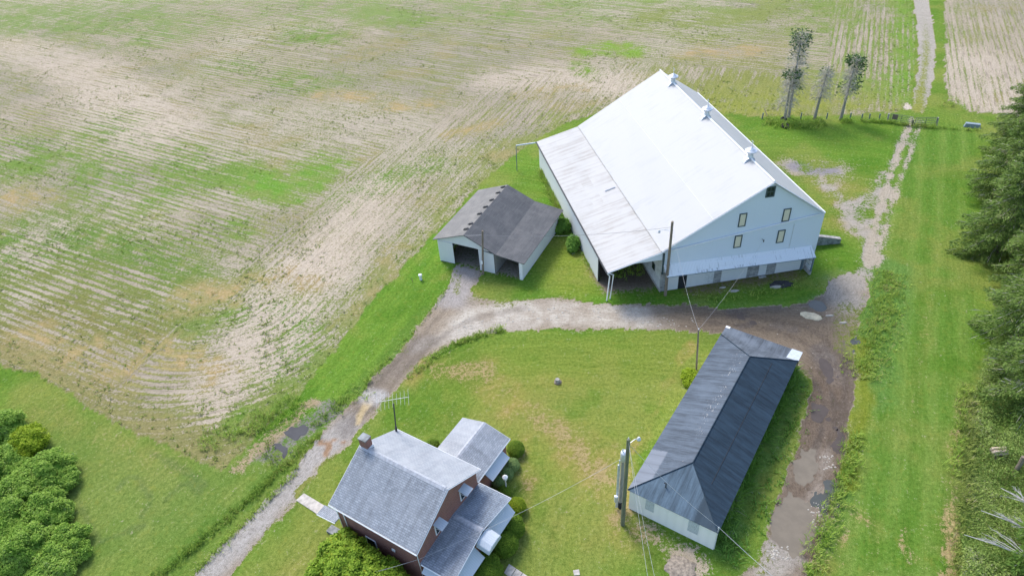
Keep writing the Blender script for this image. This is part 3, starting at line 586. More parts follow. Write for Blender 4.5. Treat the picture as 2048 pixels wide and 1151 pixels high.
# wall shell
def zroof(b):
    if b < 0: return A[2] + (Cc[2] - A[2]) * (b - A[1]) / (Cc[1] - A[1])
    if b < Dd[1]: return A[2] + (Dd[2] - A[2]) * (b - A[1]) / (Dd[1] - A[1])
    return Dd[2] + (Ff[2] - Dd[2]) * (b - Dd[1]) / (Ff[1] - Dd[1])
BR, BL = -5.6, 10.5
def wp(b, z, off=0.0): return Vector((sk(b) + off, b, z))
zt = lambda b: zroof(b) - .20
MB().prism([wp(BL, 2.45), wp(BR, 2.3), wp(BR, zt(BR)), wp(A[1], zt(A[1]) - .03), wp(BL, zt(BL))], (.18, 0, 0)).build('gable_cladding', SIDING, barn)
MB().prism([wp(BL, 0, .05), wp(BR + .1, -.1, .05), wp(BR + .1, 2.5, .05), wp(BL, 2.5, .05)], (.3, 0, 0)).build('stone_base_wall', STONE, barn)
MB().box(sk(BR), LB - .2, BR, BR + .2, 0, zt(BR) - .1).build('rear_side_wall', SIDING, barn)
MB().prism([(LB - .25, BL, 0), (LB - .25, BR, 0), (LB - .25, BR, 5.9), (LB - .25, 0, 10.5), (LB - .25, BL, 4.7)], (.2, 0, 0)).build('far_gable_wall', SIDING, barn)
MB().box(.12, LB - .3, BL - .25, BL, 0, 4.7).build('whitewashed_inner_wall', WSTONE, barn)
MB().box(3.4, LB - .3, 15.75, 15.93, .05, 3.66).build('lean_to_wall', SIDING_B, barn)
MB().box(LB - .5, LB - .3, BL, 15.75, .05, 3.7).build('lean_to_end_wall', SIDING, barn)
MB().prism([(.0, BL + .05, 4.05), (.0, 13.35, 4.2), (.0, 15.9, zroof(15.9) - .14), (.0, BL + .05, zt(BL))], (.1, 0, 0)).build('lean_to_gable_board', SIDING, barn)
MB().tube([(3.4, 15.82, 0), (3.4, 15.82, 3.6)], .10, 6).build('corner_post', DARK, barn)
for k_ in range(5):
    MB().tube([(6 + 4.6 * k_, 13.2, 0), (6 + 4.6 * k_, 13.2, 4.2)], .09, 6).build('lean_to_post', TIMBER, barn)
# gutters and downspouts
MB().tube([Ff + Vector((0, .07, -.06)), G_ + Vector((0, .07, -.06))], .085, 6).build('eave_gutter', BLACKM, barn)
MB().tube([Ff + Vector((-.05, 0, -.03)), Dd + Vector((-.05, 0, -.10)), ], .06, 4).build('verge_trim', WHITE, barn)
MB().tube([Dd + Vector((-.05, 0, -.08)), A + Vector((-.05, 0, -.05)), Cc + Vector((-.05, 0, -.05))], .06, 4).build('verge_trim', WHITE, barn)
for q in (0, .42):
    MB().tube([Ff + Vector((.05 + q * .3, .05, -.1)), (Ff[0] + .1 + q * .3, 15.85 - q, 3.25), (.16 + q * .5, 16.02 - q, .06)], .065, 6).build('downspout', WHITE, barn)
MB().tube([Cc + Vector((0, -.06, -.06)), H_ + Vector((0, -.06, -.06))], .08, 6).build('eave_gutter', WHITE, barn)
t1, t0 = gab(*z6(1728, 300), -.12), gab(*z6(340, 640), -.12)
MB().tube([Cc + Vector((.1, -.05, -.1)), Cc + Vector((.1, -.02, -.38)), t1, t0], .07, 6).build('slanting_drain_pipe', WHITE, barn)
o1, o2 = Vector((LB, 16.15, 3.62)), Vector((LB, 18.83, 3.66))
pp = MB().tube([o1, o2], .085, 6).build('overflow_pipe', GALV, barn)
lp = BARN.gl(1034, 341); MB().tube([(lp[0], lp[1], 0), (o2[0], o2[1], 3.6)], .05, 6).build('prop_post', BLUEGREY, pp)
# windows
def rect_from(pxs):
    q = [gab(*z6(*p)) for p in pxs]; bs = sorted(v[1] for v in q); zs = sorted(v[2] for v in q)
    return (bs[0] + bs[1]) / 2, (bs[2] + bs[3]) / 2, (zs[0] + zs[1]) / 2, (zs[2] + zs[3]) / 2
def panel(b0, b1, z0, z1, off, t, name, mt, par):
    return MB().prism([wp(b0, z0, off), wp(b1, z0, off), wp(b1, z1, off), wp(b0, z1, off)], (-t, 0, 0)).build(name, mt, par)
def frame(b0, b1, z0, z1, off, t, w, name, mt, par):
    m = MB()
    for (c0, c1, d0, d1) in ((b0, b1, z0, z0 + w), (b0, b1, z1 - w, z1), (b0, b0 + w, z0 + w, z1 - w), (b1 - w, b1, z0 + w, z1 - w)):
        m.prism([wp(c0, d0, off), wp(c1, d0, off), wp(c1, d1, off), wp(c0, d1, off)], (-t, 0, 0))
    return m.build(name, mt, par)
for pxs in ([(995, 412), (1018, 295), (1085, 290), (1058, 408)], [(1382, 366), (1408, 253), (1475, 247), (1447, 360)], [(955, 598), (975, 490), (1043, 484), (1018, 593)], [(1333, 555), (1358, 443), (1422, 437), (1396, 548)]):
    b0, b1, z0, z1 = rect_from(pxs); f = frame(b0, b1, z0, z1, .0, .07, .09, 'window', GREENTRIM, barn)
    panel(b0 + .09, b1 - .09, z0 + .09, z1 - .09, .0, .03, 'boarded_panel', TAN, f)
b0, b1, z0, z1 = rect_from([(1240, 152), (1258, 58), (1335, 52), (1318, 145)])
f = frame(b0, b1, z0, z1, 0, .08, .11, 'gable_window', GREENTRIM, barn); panel(b0 + .1, b1 - .1, z0 + .1, z1 - .1, .0, .02, 'pane', GLASS, f)
mz = (z0 + z1) / 2; m = MB(); mb_ = (b0 + b1) / 2
m.prism([wp(b0 + .1, mz - .05, -.021), wp(b1 - .1, mz - .05, -.021), wp(b1 - .1, mz + .05, -.021), wp(b0 + .1, mz + .05, -.021)], (-.03, 0, 0))
for z2, z3 in ((z0 + .1, mz - .05), (mz + .05, z1 - .1)): m.prism([wp(mb_ - .02, z2, -.021), wp(mb_ + .02, z2, -.021), wp(mb_ + .02, z3, -.021), wp(mb_ - .02, z3, -.021)], (-.02, 0, 0))
m.build('muntin', GREENTRIM, f)
MB().prism([wp(10.52, 2.25, -.02), wp(10.34, 2.25, -.02), wp(10.34, 4.85, -.02), wp(10.52, 4.85, -.02)], (-.05, 0, 0)).build('corner_board', GREENTRIM, barn)
MB().box(-.05, 28, BL + .001, BL + .03, 0, .25).build('plinth', CONC, barn)
w0 = BARN.on(*za(712, 615), 1, BL); fw = MB().box(w0[0] - .35, w0[0] + .35, BL, BL + .05, w0[2] - .4, w0[2] + .4).build('stable_window', GREENTRIM, barn)
MB().box(w0[0] - .27, w0[0] + .27, BL + .05, BL + .06, w0[2] - .32, w0[2] + .32).build('pane', GLASS, fw)
# seam in the gable cladding, bracket
MB().prism([wp(-2.6, 2.6, -.005), wp(-2.65, 2.6, -.005), wp(-2.65, 6.0, -.005), wp(-2.6, 6.0, -.005)], (-.02, 0, 0)).build('cladding_joint', GALV, barn)
# pent roof along the front
PT = [gab(*z6(340, 748), -.01), gab(*z6(1650, 578), -.01)]; PE = [gab(*z6(372, 858), -.78), gab(*z6(1692, 683), -.98)]
pr = MB().slab([PE[0], PE[1], PT[1], PT[0]], .06).build('pent_roof', PENT_ROOF, barn)
MB().tube([PE[0] + Vector((0, 0, -.07)), PE[1] + Vector((0, 0, -.07))], .035, 4).build('drip_edge', BLUEGREY, pr)
# stable doors
for k_, (b1, b0) in enumerate(((9.75, 8.66), (7.77, 5.96), (4.12, 1.42), (-1.66, -4.34))):
    panel(b0, b1, .1, 2.35, .045, .07, 'stable_door', SIDING_B, barn)
panel(7.77, 8.66, .0, 2.3, .047, .01, 'doorway_shade_panel', DARK, barn)  # black panel paints the shade inside the open doorway
dh = panel(-.67, .14, .12, 1.55, .045, .06, 'half_door', SIDING_B, barn); panel(-.67, .14, 1.55, 2.3, .047, .01, 'door_gap_shade_panel', DARK, dh); panel(-.62, .1, 0, .1, -.1, .25, 'door_step', CONC, barn)  # black panel over the half door paints the shade in the gap
panel(5.96, 4.9, .05, 2.3, .048, .02, 'rendered_panel', WSTONE, barn)
panel(-4.42, -4.62, 0, 2.3, .045, .09, 'door_post', BLUEGREY, barn)
# end screen of the pent roof
eb = -4.95; e0 = sk(eb)
sc = MB().box(e0 - 1.0, e0 + .04, eb - .1, eb + .1, 0, .42).build('screen_curb', CONC, barn)
MB().box(e0 - 1.02, e0 - .90, eb - .06, eb + .06, .42, 2.1).build('screen_post', BLUEGREY, barn)
m = MB()
for z_ in (.5, 1.0, 1.5): m.box(e0 - .90, e0 + .03, eb - .02, eb + .02, z_, z_ + .36)
m.build('screen_boards', SIDING_B, barn)
# cupolas on the ridge
for aa in (24.25, 14.44, 4.18):
    zr = A[2] + (B_[2] - A[2]) * (aa - A[0]) / (LB - A[0]); bb = A[1] * (1 - aa / LB); q_ = .76
    m = MB(); m.prism([(aa - .28, bb - .48, zr - .33), (aa - .28, bb + .70, zr - .38), (aa - .28, bb + .45, zr + .02), (aa - .28, bb, zr + .24), (aa - .28, bb - .36, zr + .02)], (.56, 0, 0))
    m.lathe([(r_ * q_, z_ * q_) for r_, z_ in ((.42, .1), (.36, .30), (.33, .50), (.36, .68), (.50, .80), (.54, .82))], (aa, bb, zr + .04), 18)
    c = m.build('cupola', GALV, barn, False)
    MB().lathe([(r_ * q_, z_ * q_) for r_, z_ in ((.50, .80), (.70, .85), (.78, .98), (.75, 1.05), (.62, 1.03), (.52, 1.15), (.34, 1.29), (.15, 1.38), (.07, 1.50), (.04, 1.54))], (aa, bb, zr + .04), 20).build('vent_cap', GALV, c, True)
    m = MB(); m.tube([(aa, bb, zr + 1.2), (aa, bb, zr + 1.85)], .022, 6); m.lathe([(.02, -.07), (.07, 0), (.02, .07)], (aa, bb, zr + 1.5), 8); m.box(aa - .22, aa + .22, bb - .01, bb + .01, zr + 1.72, zr + 1.76)
    m.build('lightning_rod', GALV, c)
bi = gab(*z6(1212, 520), -.02)
m = MB(); m.tube([bi, bi + Vector((-.35, 0, .0))], .02, 5); m.lathe([(.03, -.14), (.07, -.06), (.04, 0), (.07, .06), (.03, .14)], bi + Vector((-.35, 0, 0)), 8); m.build('wire_bracket', BLACKM, barn)
BRACKET = BARN.w(*(bi + Vector((-.35, 0, .1))))
# ---- concrete wing wall of the barn bank
q0, q1 = Vector((3.05, BR - .02, 0)), BARN.gl(1680, 487)
tq = BARN.on(1681, 478, 1, q1[1]); 
w_ = thing('retaining_wall', 'sloping grey concrete wing wall beside the barn bank', 'wall', BARN.w(*q0), 0)
f0, f1 = BARN.w(q0[0], q0[1]) - w_.location, BARN.w(q1[0], q1[1]) - w_.location
dn = Vector((-(f1 - f0).y, (f1 - f0).x, 0)).normalized() * .38
if dn.dot(BARN.w(1, 0) - BARN.w(0, 0)) < 0: dn = -dn
MB().prism([f0 + Vector((0, 0, -.2)), f1 + Vector((0, 0, -.2)), f1 + Vector((0, 0, max(.32, min(.7, tq[2])))), f0 + Vector((0, 0, 1.75))], dn).build('wall_face', CONC_D, w_)
MB().prism([f0 + Vector((0, 0, 1.752)) - dn * .08, f1 + Vector((0, 0, max(.32, min(.7, tq[2])) + .002)) - dn * .08, f1 + Vector((0, 0, max(.32, min(.7, tq[2])) + .002)) + dn * 1.08, f0 + Vector((0, 0, 1.752)) + dn * 1.08], (0, 0, .10)).build('coping', CONC, w_)

# ---- two-bay garage
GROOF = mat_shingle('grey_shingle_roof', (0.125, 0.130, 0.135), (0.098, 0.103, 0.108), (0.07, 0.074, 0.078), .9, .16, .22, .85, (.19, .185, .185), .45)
GROOF_L = mat_shingle('sunlit_grey_shingle_roof', (0.22, 0.215, 0.205), (0.19, 0.187, 0.18), (0.14, 0.14, 0.135), .9, .16, .15, .85, (.29, .28, .26), .6)  # lit copy of GROOF: sun on this slope is painted into the shingles
gar = thing('garage', 'white two bay garage with an uneven dark grey shingle roof', 'garage', (GAR.x, GAR.y, 0), GAR.th)
GL = 10.78; rn, rf = Vector((0, 0, 4.40)), Vector((GL, 0, 4.40)); bn, bf = Vector((0, -3.6, 2.78)), Vector((GL, -3.35, 2.90))
gl_ = MB().slab([(0, 3.94, 2.92), (GL, 3.94, 2.92), rf, rn], .09).build('sunlit_roof_slope', GROOF_L, gar)
MB().slab([rn, rf, bf, bn], .09).build('shaded_roof_slope', GROOF, gar)
MB().slab([bn, bf, (GL, -6.84, 2.44), (0, -6.84, 2.44)], .085).build('lean_to_roof', GROOF, gar)
z2 = lambda x, y: (840 + x / 3.8375, 340 + y / 3.8375)
for px in ((640, 130), (597, 172), (550, 228), (502, 281), (455, 333), (385, 410), (350, 450)):
    a_ = GAR.on(*z2(*px), 2, 4.34)[0]; a_ = min(max(a_, .3), GL - .2); m = MB()
    pr_ = [(0.06, 4.47), (.22, 4.50), (.42, 4.42), (.62, 4.27), (.60, 4.22), (.40, 4.33), (.2, 4.41), (.06, 4.40)]
    m.prism([(a_ - .13, y, z) for y, z in pr_], (.26, 0, 0)); m.build('lifted_ridge_shingle', BLACKM, gar)
GW = .3
def gwall(name, pts, t, mt, par=gar): return MB().prism([(GW, b, z) for b, z in pts], (t, 0, 0)).build(name, mt, par)
zg = lambda b: (4.40 + (2.92 - 4.40) * b / 3.94 if b > 0 else (4.40 + (2.78 - 4.40) * b / -3.6 if b > -3.6 else 2.78 - .34 * (b + 3.6) / -3.24)) - .12
gwall('gable_board', [(3.5, 2.78), (3.5, zg(3.5)), (0, zg(0)), (-3.0, zg(-3.0)), (-3.0, 2.72), (-1.4, 2.74)], .08, SIDING_B)
MB().prism([(GW - .06, 3.52, .08), (GW - .06, 1.68, .08), (GW - .06, 1.68, 2.77), (GW - .06, 3.52, 2.77)], (.05, 0, 0)).build('sliding_door', SIDING_B, gar)
gwall('front_panel', [(-1.40, 0), (-1.40, 2.71), (-1.9, 2.71), (-1.9, 0)], .07, SIDING_B)
MB().prism([(GW - .06, -1.93, .05), (GW - .06, -3.22, .05), (GW - .06, -3.22, 2.55), (GW - .06, -1.93, 2.68)], (.05, 0, 0)).build('sliding_door', SIDING_B, gar)
MB().box(GW - .03, GW + .2, 3.36, 3.5, 0, 2.7).build('door_jamb', SIDING_B, gar)
MB().box(GW - .02, GW + .14, -6.42, -6.08, 0, 2.28).build('bay_post', WHITE, gar)
MB().box(GW + .14, GL - .3, -6.42, -6.34, .05, 2.34).build('side_wall', SIDING_B, gar)
MB().box(GW + .2, GL - .3, 3.42, 3.5, .05, 2.85).build('side_wall', SIDING_B, gar)
MB().prism([(GL - .3, 3.5, .05), (GL - .3, -6.34, .05), (GL - .3, -6.34, 2.3), (GL - .3, -3.4, 2.65), (GL - .3, 0, 4.2), (GL - .3, 3.42, 2.9)], (-.08, 0, 0)).build('back_wall', SIDING_B, gar)
MB().box(GW + .1, GL - .4, -3.3, -3.22, .05, 2.6).build('partition_wall', mat_plain('grey_boards', (.30, .30, .30), .8, var=.2, stretch=(6, 6, 1)), gar)
m = MB(); m.box(1.2, 7.5, 2.95, 3.3, .7, .78); m.box(1.2, 7.5, 2.95, 3.3, 1.3, 1.36)
for q in (1.3, 4.3, 7.4): m.box(q - .05, q + .05, 2.95, 3.3, 0, 1.9)
m.build('side_shelf', BLUEGREY, gar)

# ---- long dark hip-roofed shed
def mat_tar(name, base, seam_axis, flakes=False, patch=None, twotone=None, stain=.3):
    mt, nt, b = newmat(name); P = N(nt, 'ShaderNodeTexCoord').outputs['Object']; s = N(nt, 'ShaderNodeSeparateXYZ', {0: P}); x, y = s.outputs[0], s.outputs[1]
    st = NOISE(nt, SCALEV(nt, P, (5, .5, .5) if seam_axis == 0 else (.5, 5, .5)), 1.0, 6, .7); n = NOISE(nt, P, .6, 5, .6); nf = NOISE(nt, P, 9, 4, .65)
    c = MIX(nt, SMOOTH(nt, st, .3, .7), tuple(v * .68 for v in base), tuple(v * 1.35 for v in base))
    c = MIX(nt, MA(nt, 'MULTIPLY', SMOOTH(nt, n, .42, .7), stain), c, tuple(v * 1.9 for v in base))
    c = MIX(nt, MA(nt, 'MULTIPLY', nf, .3), c, (.012, .013, .016))
    if patch: c = MIX(nt, MA(nt, 'MULTIPLY', MA(nt, 'MULTIPLY', SMOOTH(nt, MA(nt, 'ADD', x, MA(nt, 'MULTIPLY', nf, .3)), patch[0] + .08, patch[0] - .08), SMOOTH(nt, MA(nt, 'ADD', y, MA(nt, 'MULTIPLY', nf, .2)), patch[1] - .08, patch[1] + .08)), .75), c, patch[2])
    if twotone: c = MIX(nt, MA(nt, 'MULTIPLY', SMOOTH(nt, MA(nt, 'ADD', y, MA(nt, 'MULTIPLY', MA(nt, 'SUBTRACT', nf, .5), .5)), twotone + .12, twotone - .12), .85), c, tuple(v * .40 for v in base))
    w = MA(nt, 'POWER', MA(nt, 'ABSOLUTE', MA(nt, 'SINE', MA(nt, 'MULTIPLY', x if seam_axis == 0 else y, math.pi / .92))), 60.0)
    w = MA(nt, 'SUBTRACT', 1.0, MA(nt, 'POWER', MA(nt, 'ABSOLUTE', MA(nt, 'SINE', MA(nt, 'MULTIPLY', x if seam_axis == 0 else y, math.pi / .92))), .12))
    c = MIX(nt, MA(nt, 'MULTIPLY', w, .6), c, (.015, .016, .02))
    if flakes:
        fl_ = NOISE(nt, SCALEV(nt, P, (3.6, 11, 11)), 1.0, 5, .78)
        band = MA(nt, 'MULTIPLY', SMOOTH(nt, y, .0, .5), SMOOTH(nt, y, 2.1, .8)); band = MA(nt, 'MULTIPLY', band, SMOOTH(nt, NOISE(nt, P, .5, 2, .5), .33, .55))
        thr = MA(nt, 'SUBTRACT', .74, MA(nt, 'MULTIPLY', band, .15))
        c = MIX(nt, SMOOTH(nt, MA(nt, 'SUBTRACT', fl_, thr), 0.0, .03), c, (.48, .46, .43))
    nt.links.new(c, b.inputs['Base Color']); b.inputs['Roughness'].default_value = .7; b.inputs['Specular IOR Level'].default_value = .15
    bump(nt, b, MA(nt, 'ADD', nf, w), .35, .02); return mt
TAR_L = mat_tar('faded_sunlit_roofing', (0.095, 0.121, 0.154), 0, True, (4.3, 2.2, (.21, .235, .275))); TAR_R = mat_tar('black_roofing', (0.028, 0.050, 0.074), 0, stain=.15)  # TAR_L is faded felt, its sunward side also painted lighter than TAR_R
TAR_H = mat_tar('blue_black_roofing', (0.097, 0.145, 0.189), 1, twotone=-1.55); TAR_E = mat_tar('streaked_roofing', (0.105, 0.125, 0.150), 1, stain=.7)
shed = thing('long_shed', 'long low shed with a black hipped roof and white end wall', 'shed', (SHED.x, SHED.y, 0), SHED.th)
SL, SW, SZ, SE, SA, SB = 18.67, 3.33, 3.68, 2.35, 3.54, 2.86
ra0, rb0 = Vector((SA, 0, SZ)), Vector((SL - SB, 0, SZ)); nl, nr, fl0, fr0 = Vector((0, SW, SE)), Vector((0, -SW, SE)), Vector((SL, SW, SE)), Vector((SL, -SW, SE))
MB().slab([nl, fl0, rb0, ra0], .07).build('faded_sunlit_slope', TAR_L, shed)
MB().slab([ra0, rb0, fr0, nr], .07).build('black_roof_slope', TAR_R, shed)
MB().slab([nl, ra0, nr], .07).build('hip_end', TAR_H, shed)
far = MB().slab([rb0 - Vector((0, 0, .03)), fl0 - Vector((0, 0, .03)), fr0 - Vector((0, 0, .03))], .06).build('far_hip_end', TAR_E, shed)
MB().slab([fl0 - Vector((0, 0, .035)), (20.2, SW, 2.12), (20.1, -SW, 2.12), fr0 - Vector((0, 0, .035))], .06).build('porch_roof', TAR_E, shed)
MB().slab([(18.62, -2.35, SE - .015), (20.13, -2.45, 2.137), (20.12, -SW - .02, 2.137), (18.62, -SW - .02, SE - .015)], .015).build('white_metal_patch', GALV, far)
MB().slab([(19.95, SW + .03, 2.17), (20.25, SW + .03, 2.13), (20.25, SW - .35, 2.13), (19.95, SW - .35, 2.17)], .012).build('white_corner_patch', WHITE, far)
for p_, q_ in ((ra0, rb0), (nl, ra0), (nr, ra0), (fl0, rb0), (fr0, rb0)):
    MB().tube([p_ + Vector((0, 0, .015)), q_ + Vector((0, 0, .015))], .05, 4).build('ridge_strip', TAR_R, shed)
m = MB(); a0_ = lerpv(rb0, fr0, .5); MB().tube([lerpv(ra0, nr, .5) + Vector((1.2, 0, .012)), lerpv(rb0, fr0, .5) + Vector((-.6, 0, .012))], .018, 4).build('lap_seam', BLACKM, shed)
WI = .15
PALEW = mat_ribbed('chalky_white_wall', (0.90, 0.885, 0.86), 1.2, .20, (.62, .62, .61), .7, (1.5, 1.0, 1), .004)
sw = MB().box(WI, WI + .15, -SW + .12, SW - .12, 0, SE - .02).build('end_wall', PALEW, shed)
BOARD = mat_plain('grey_washed_board', (0.50, 0.54, 0.56), .8, var=.2, stretch=(4, 4, .6))
MB().box(WI - .025, WI, 1.3, 1.95, .95, 2.05).build('boarded_window', BOARD, shed); MB().box(WI - .03, WI, -2.0, -1.25, .85, 2.1).build('boarded_window', BOARD, shed)
MB().box(WI + .15, SL - .2, SW - .27, SW - .12, 0, SE - .02).build('side_wall', PALEW, shed); MB().box(WI + .15, SL - .2, -SW + .34, -SW + .46, 0, SE - .02).build('side_wall', mat_plain('mid_grey_boards', (.30, .31, .31), .8, var=.25), shed)  # second side wall is a darker grey than the other walls
MB().box(SL - .35, SL - .2, -SW + .46, SW - .27, 0, SE - .05).build('far_wall', PALEW, shed)
for y_ in (-3.2, 0, 3.2): MB().tube([(20.0, y_, 0), (20.0, y_, 2.08)], .06, 6).build('porch_post', TIMBER, shed)
vp = SHED.on(1321, 995, 1, 1.0); vz = SE + (SZ - SE) * (1.25 / SA)
MB().tube([(1.25, 1.0, vz - .1), (1.25, 1.0, vz + .42)], .045, 8).tube([(1.25, 1.0, vz + .42), (1.25, 1.16, vz + .44)], .05, 8).build('vent_pipe', BLACKM, shed)
m = MB(); m.tube([(.06, -SW + .05, .3), (.06, -SW + .05, 2.85)], .028, 6); m.lathe([(.02, 0), (.07, .05), (.05, .14), (.02, .18)], (.06, -SW + .05, 2.82), 8); m.build('service_mast', GALV, shed)
MAST = SHED.w(.06, -SW + .05, 2.95)

# ---- brick house
BRICK = mat_shingle('red_brick', (0.34, 0.105, 0.072), (0.26, 0.078, 0.055), (0.36, 0.25, 0.21), .23, .085, .25, .85)
HR1 = mat_shingle('grey_house_shingles', (0.38, 0.42, 0.47), (0.27, 0.305, 0.35), (0.17, 0.195, 0.23), .30, .145, .42, .8, (.36, .39, .43), .35)
HR2 = mat_shingle('sunlit_house_shingles', (0.43, 0.46, 0.50), (0.37, 0.40, 0.44), (0.29, 0.32, 0.36), .30, .145, .20, .8, (.48, .50, .53), .6)  # lit copy of the HR1 shingles, sunlight painted into the paler colour
HR3 = mat_shingle('worn_porch_shingles', (0.31, 0.37, 0.44), (0.21, 0.26, 0.33), (0.12, 0.15, 0.19), .30, .145, .55, .8, (.38, .42, .47), .5)
RIDGE = mat_plain('ridge_shingle', (0.36, 0.38, 0.42), .8, var=.18, scale=5); AWN = mat_ribbed('awning_metal', (0.504, 0.558, 0.612), .3, .15, (.42, .47, .52), .45, (2, .4, 1), .015)
ho = thing('brick_house', 'red brick house with grey shingle roofs and pale metal awnings', 'house', (HOUSE.x, HOUSE.y, 0), HOUSE.th)
HL, WL, WR, HZ, HE = 7.6, 3.86, 3.52, 6.67, 4.6
z4 = lambda x, y: (560 + x / 2.944, 760 + y / 2.944); z8 = lambda x, y: (820 + x / 4.586, 900 + y / 4.586)
hr = MB().slab([(0, WL, HE), (HL, WL, HE), (HL, 0, HZ), (0, 0, HZ)], .10).build('front_roof_slope', HR1, ho)
MB().slab([(0, 0, HZ), (HL, 0, HZ), (HL, -WR, HE), (0, -WR, HE)], .10).build('back_roof_slope', HR2, ho)
MB().slab([(.22, .20, HZ - .09), (HL - .1, .20, HZ - .09), (HL - .1, 0, HZ + .035), (.22, 0, HZ + .035)], .03).slab([(.22, -.2, HZ - .09), (HL - .1, -.2, HZ - .09), (HL - .1, 0, HZ + .035), (.22, 0, HZ + .035)], .03).build('ridge_course', RIDGE, ho)
W0, W1, wl_, wr_ = .25, HL - .2, WL - .3, -WR + .25
MB().box(W0, W1, wr_, wl_, 0, HE - .12).build('brick_wall', BRICK, ho)
MB().prism([(W0, wl_, HE - .12), (W0, wr_, HE - .12), (W0, wr_, HE + .02), (W0, 0, HZ - .14), (W0, wl_, HE + .02)], (.15, 0, 0)).build('gable_wall', BRICK, ho)
MB().prism([(W1, wl_, HE - .12), (W1, wr_, HE - .12), (W1, wr_, HE + .02), (W1, 0, HZ - .14), (W1, wl_, HE + .02)], (-.15, 0, 0)).build('gable_wall', BRICK, ho)
def strip(p, q, r_, name, mt=WHITE, par=ho): return MB().tube([p, q], r_, 4).build(name, mt, par)
strip((-.02, WL + .05, HE - .06), (HL, WL + .05, HE - .06), .055, 'eave_gutter'); strip((0, -WR - .04, HE - .06), (HL, -WR - .04, HE - .06), .05, 'eave_gutter')
for s_, y_ in ((1, WL), (1, -WR)): strip((-.01, y_, HE - .05), (-.01, 0, HZ - .05), .035, 'rake_trim'); strip((HL + .01, y_, HE - .05), (HL + .01, 0, HZ - .05), .035, 'rake_trim')
for a_ in (HL - .25, HL - .85): MB().tube([(a_, WL, HE - .1), (a_ - .02, wl_ + .07, HE - .3), (a_ - .02, wl_ + .07, .1)], .05, 6).build('downspout', WHITE, ho)
MB().tube([(W0 + .02, WL, HE - .1), (W0 + .05, wl_ + .06, HE - .35), (W0 + .05, wl_ + .06, .1)], .03, 6).build('downspout', WHITE, ho)
z7 = lambda x, y: (590 + x / 6.73, 980 + y / 6.73)
q = HOUSE.on(*z7(1030, 680), 1, wl_); wf = MB().box(q[0] - .45, q[0] + .45, wl_, wl_ + .05, q[2] - .75, q[2] + .35).build('side_window', WHITE, ho); MB().box(q[0] - .36, q[0] + .36, wl_ + .05, wl_ + .06, q[2] - .66, q[2] + .27).build('pane', GLASS, wf)
q = HOUSE.on(*z7(1330, 798), 1, wl_); MB().box(q[0] - .13, q[0] + .13, wl_, wl_ + .06, q[2] - .11, q[2] + .11).build('wall_vent', WHITE, ho)
# chimney
cq = HOUSE.on(732, 878, 2, HZ); ca = HL - .42; cb = HOUSE.on(732, 886, 0, ca)[1]
ch = MB().box(ca - .32, ca + .32, cb - .28, cb + .28, HE, HZ + .75).build('chimney', BRICK, ho)
MB().box(ca - .35, ca + .35, cb - .31, cb + .31, HZ + .75, HZ + .84).build('chimney_cap', CONC_D, ch); MB().box(ca - .36, ca + .36, cb - .32, cb + .32, HZ - .5, HZ - .02).build('flashing', WHITE, ch)
# wing at the back
wa0, wa1, war, wz, we, wb0, wb1 = .40, 4.78, 2.63, 3.55, 2.9, -3.3, -7.95
MB().slab([(wa1, wb0, we), (wa1, wb1, we), (war, wb1, wz), (war, wb0, wz)], .08).build('wing_roof_slope', HR2, ho)
MB().slab([(wa0, wb0, we), (wa0, wb1, we), (war, wb1, wz), (war, wb0, wz)], .08).build('wing_roof_slope', HR1, ho)
MB().slab([(war - .17, -3.6, wz - .045), (war - .17, wb1 + .05, wz - .045), (war, wb1 + .05, wz + .03), (war, -3.6, wz + .03)], .03).slab([(war + .17, -3.6, wz - .045), (war + .17, wb1 + .05, wz - .045), (war, wb1 + .05, wz + .03), (war, -3.6, wz + .03)], .03).build('wing_ridge_course', RIDGE, ho)
MB().box(wa0 + .25, wa1 - .25, wb1 + .25, wr_ + .02, 0, we - .12).build('wing_wall', BRICK, ho)
MB().prism([(wa0 + .25, wb1 + .25, we - .12), (wa1 - .25, wb1 + .25, we - .12), (war, wb1 + .25, wz - .12)], (0, .15, 0)).build('wing_gable_wall', BRICK, ho)
strip((wa0 - .03, wr_ - .2, we - .05), (wa0 - .03, wb1, we - .05), .05, 'wing_gutter'); strip((wa0, wb1 - .01, we - .04), (war, wb1 - .01, wz - .04), .03, 'rake_trim'); strip((war, wb1 - .01, wz - .04), (wa1, wb1 - .01, we - .04), .03, 'rake_trim')
def awning(pxs, tops, plane, val, plane2, val2, name='awning', t=.04, conv=z8):
    q = [HOUSE.on(*conv(*pxs[i]), plane, val) for i in (0, 1)] + [HOUSE.on(*conv(*pxs[i]), plane2, val2) for i in (2, 3)]
    return MB().slab(q, t).build(name, AWN, ho)
wq = [HOUSE.on(*z4(1300, 430), 0, wa0 + .24), HOUSE.on(*z4(1197, 560), 0, wa0 + .24)]
MB().slab([(wa0 + .24, wq[0][1], 2.62), (wa0 + .24, wq[1][1], 2.62), (-.18, wq[1][1], 2.1), (-.18, wq[0][1], 2.1)], .04).build('wing_awning', AWN, ho)
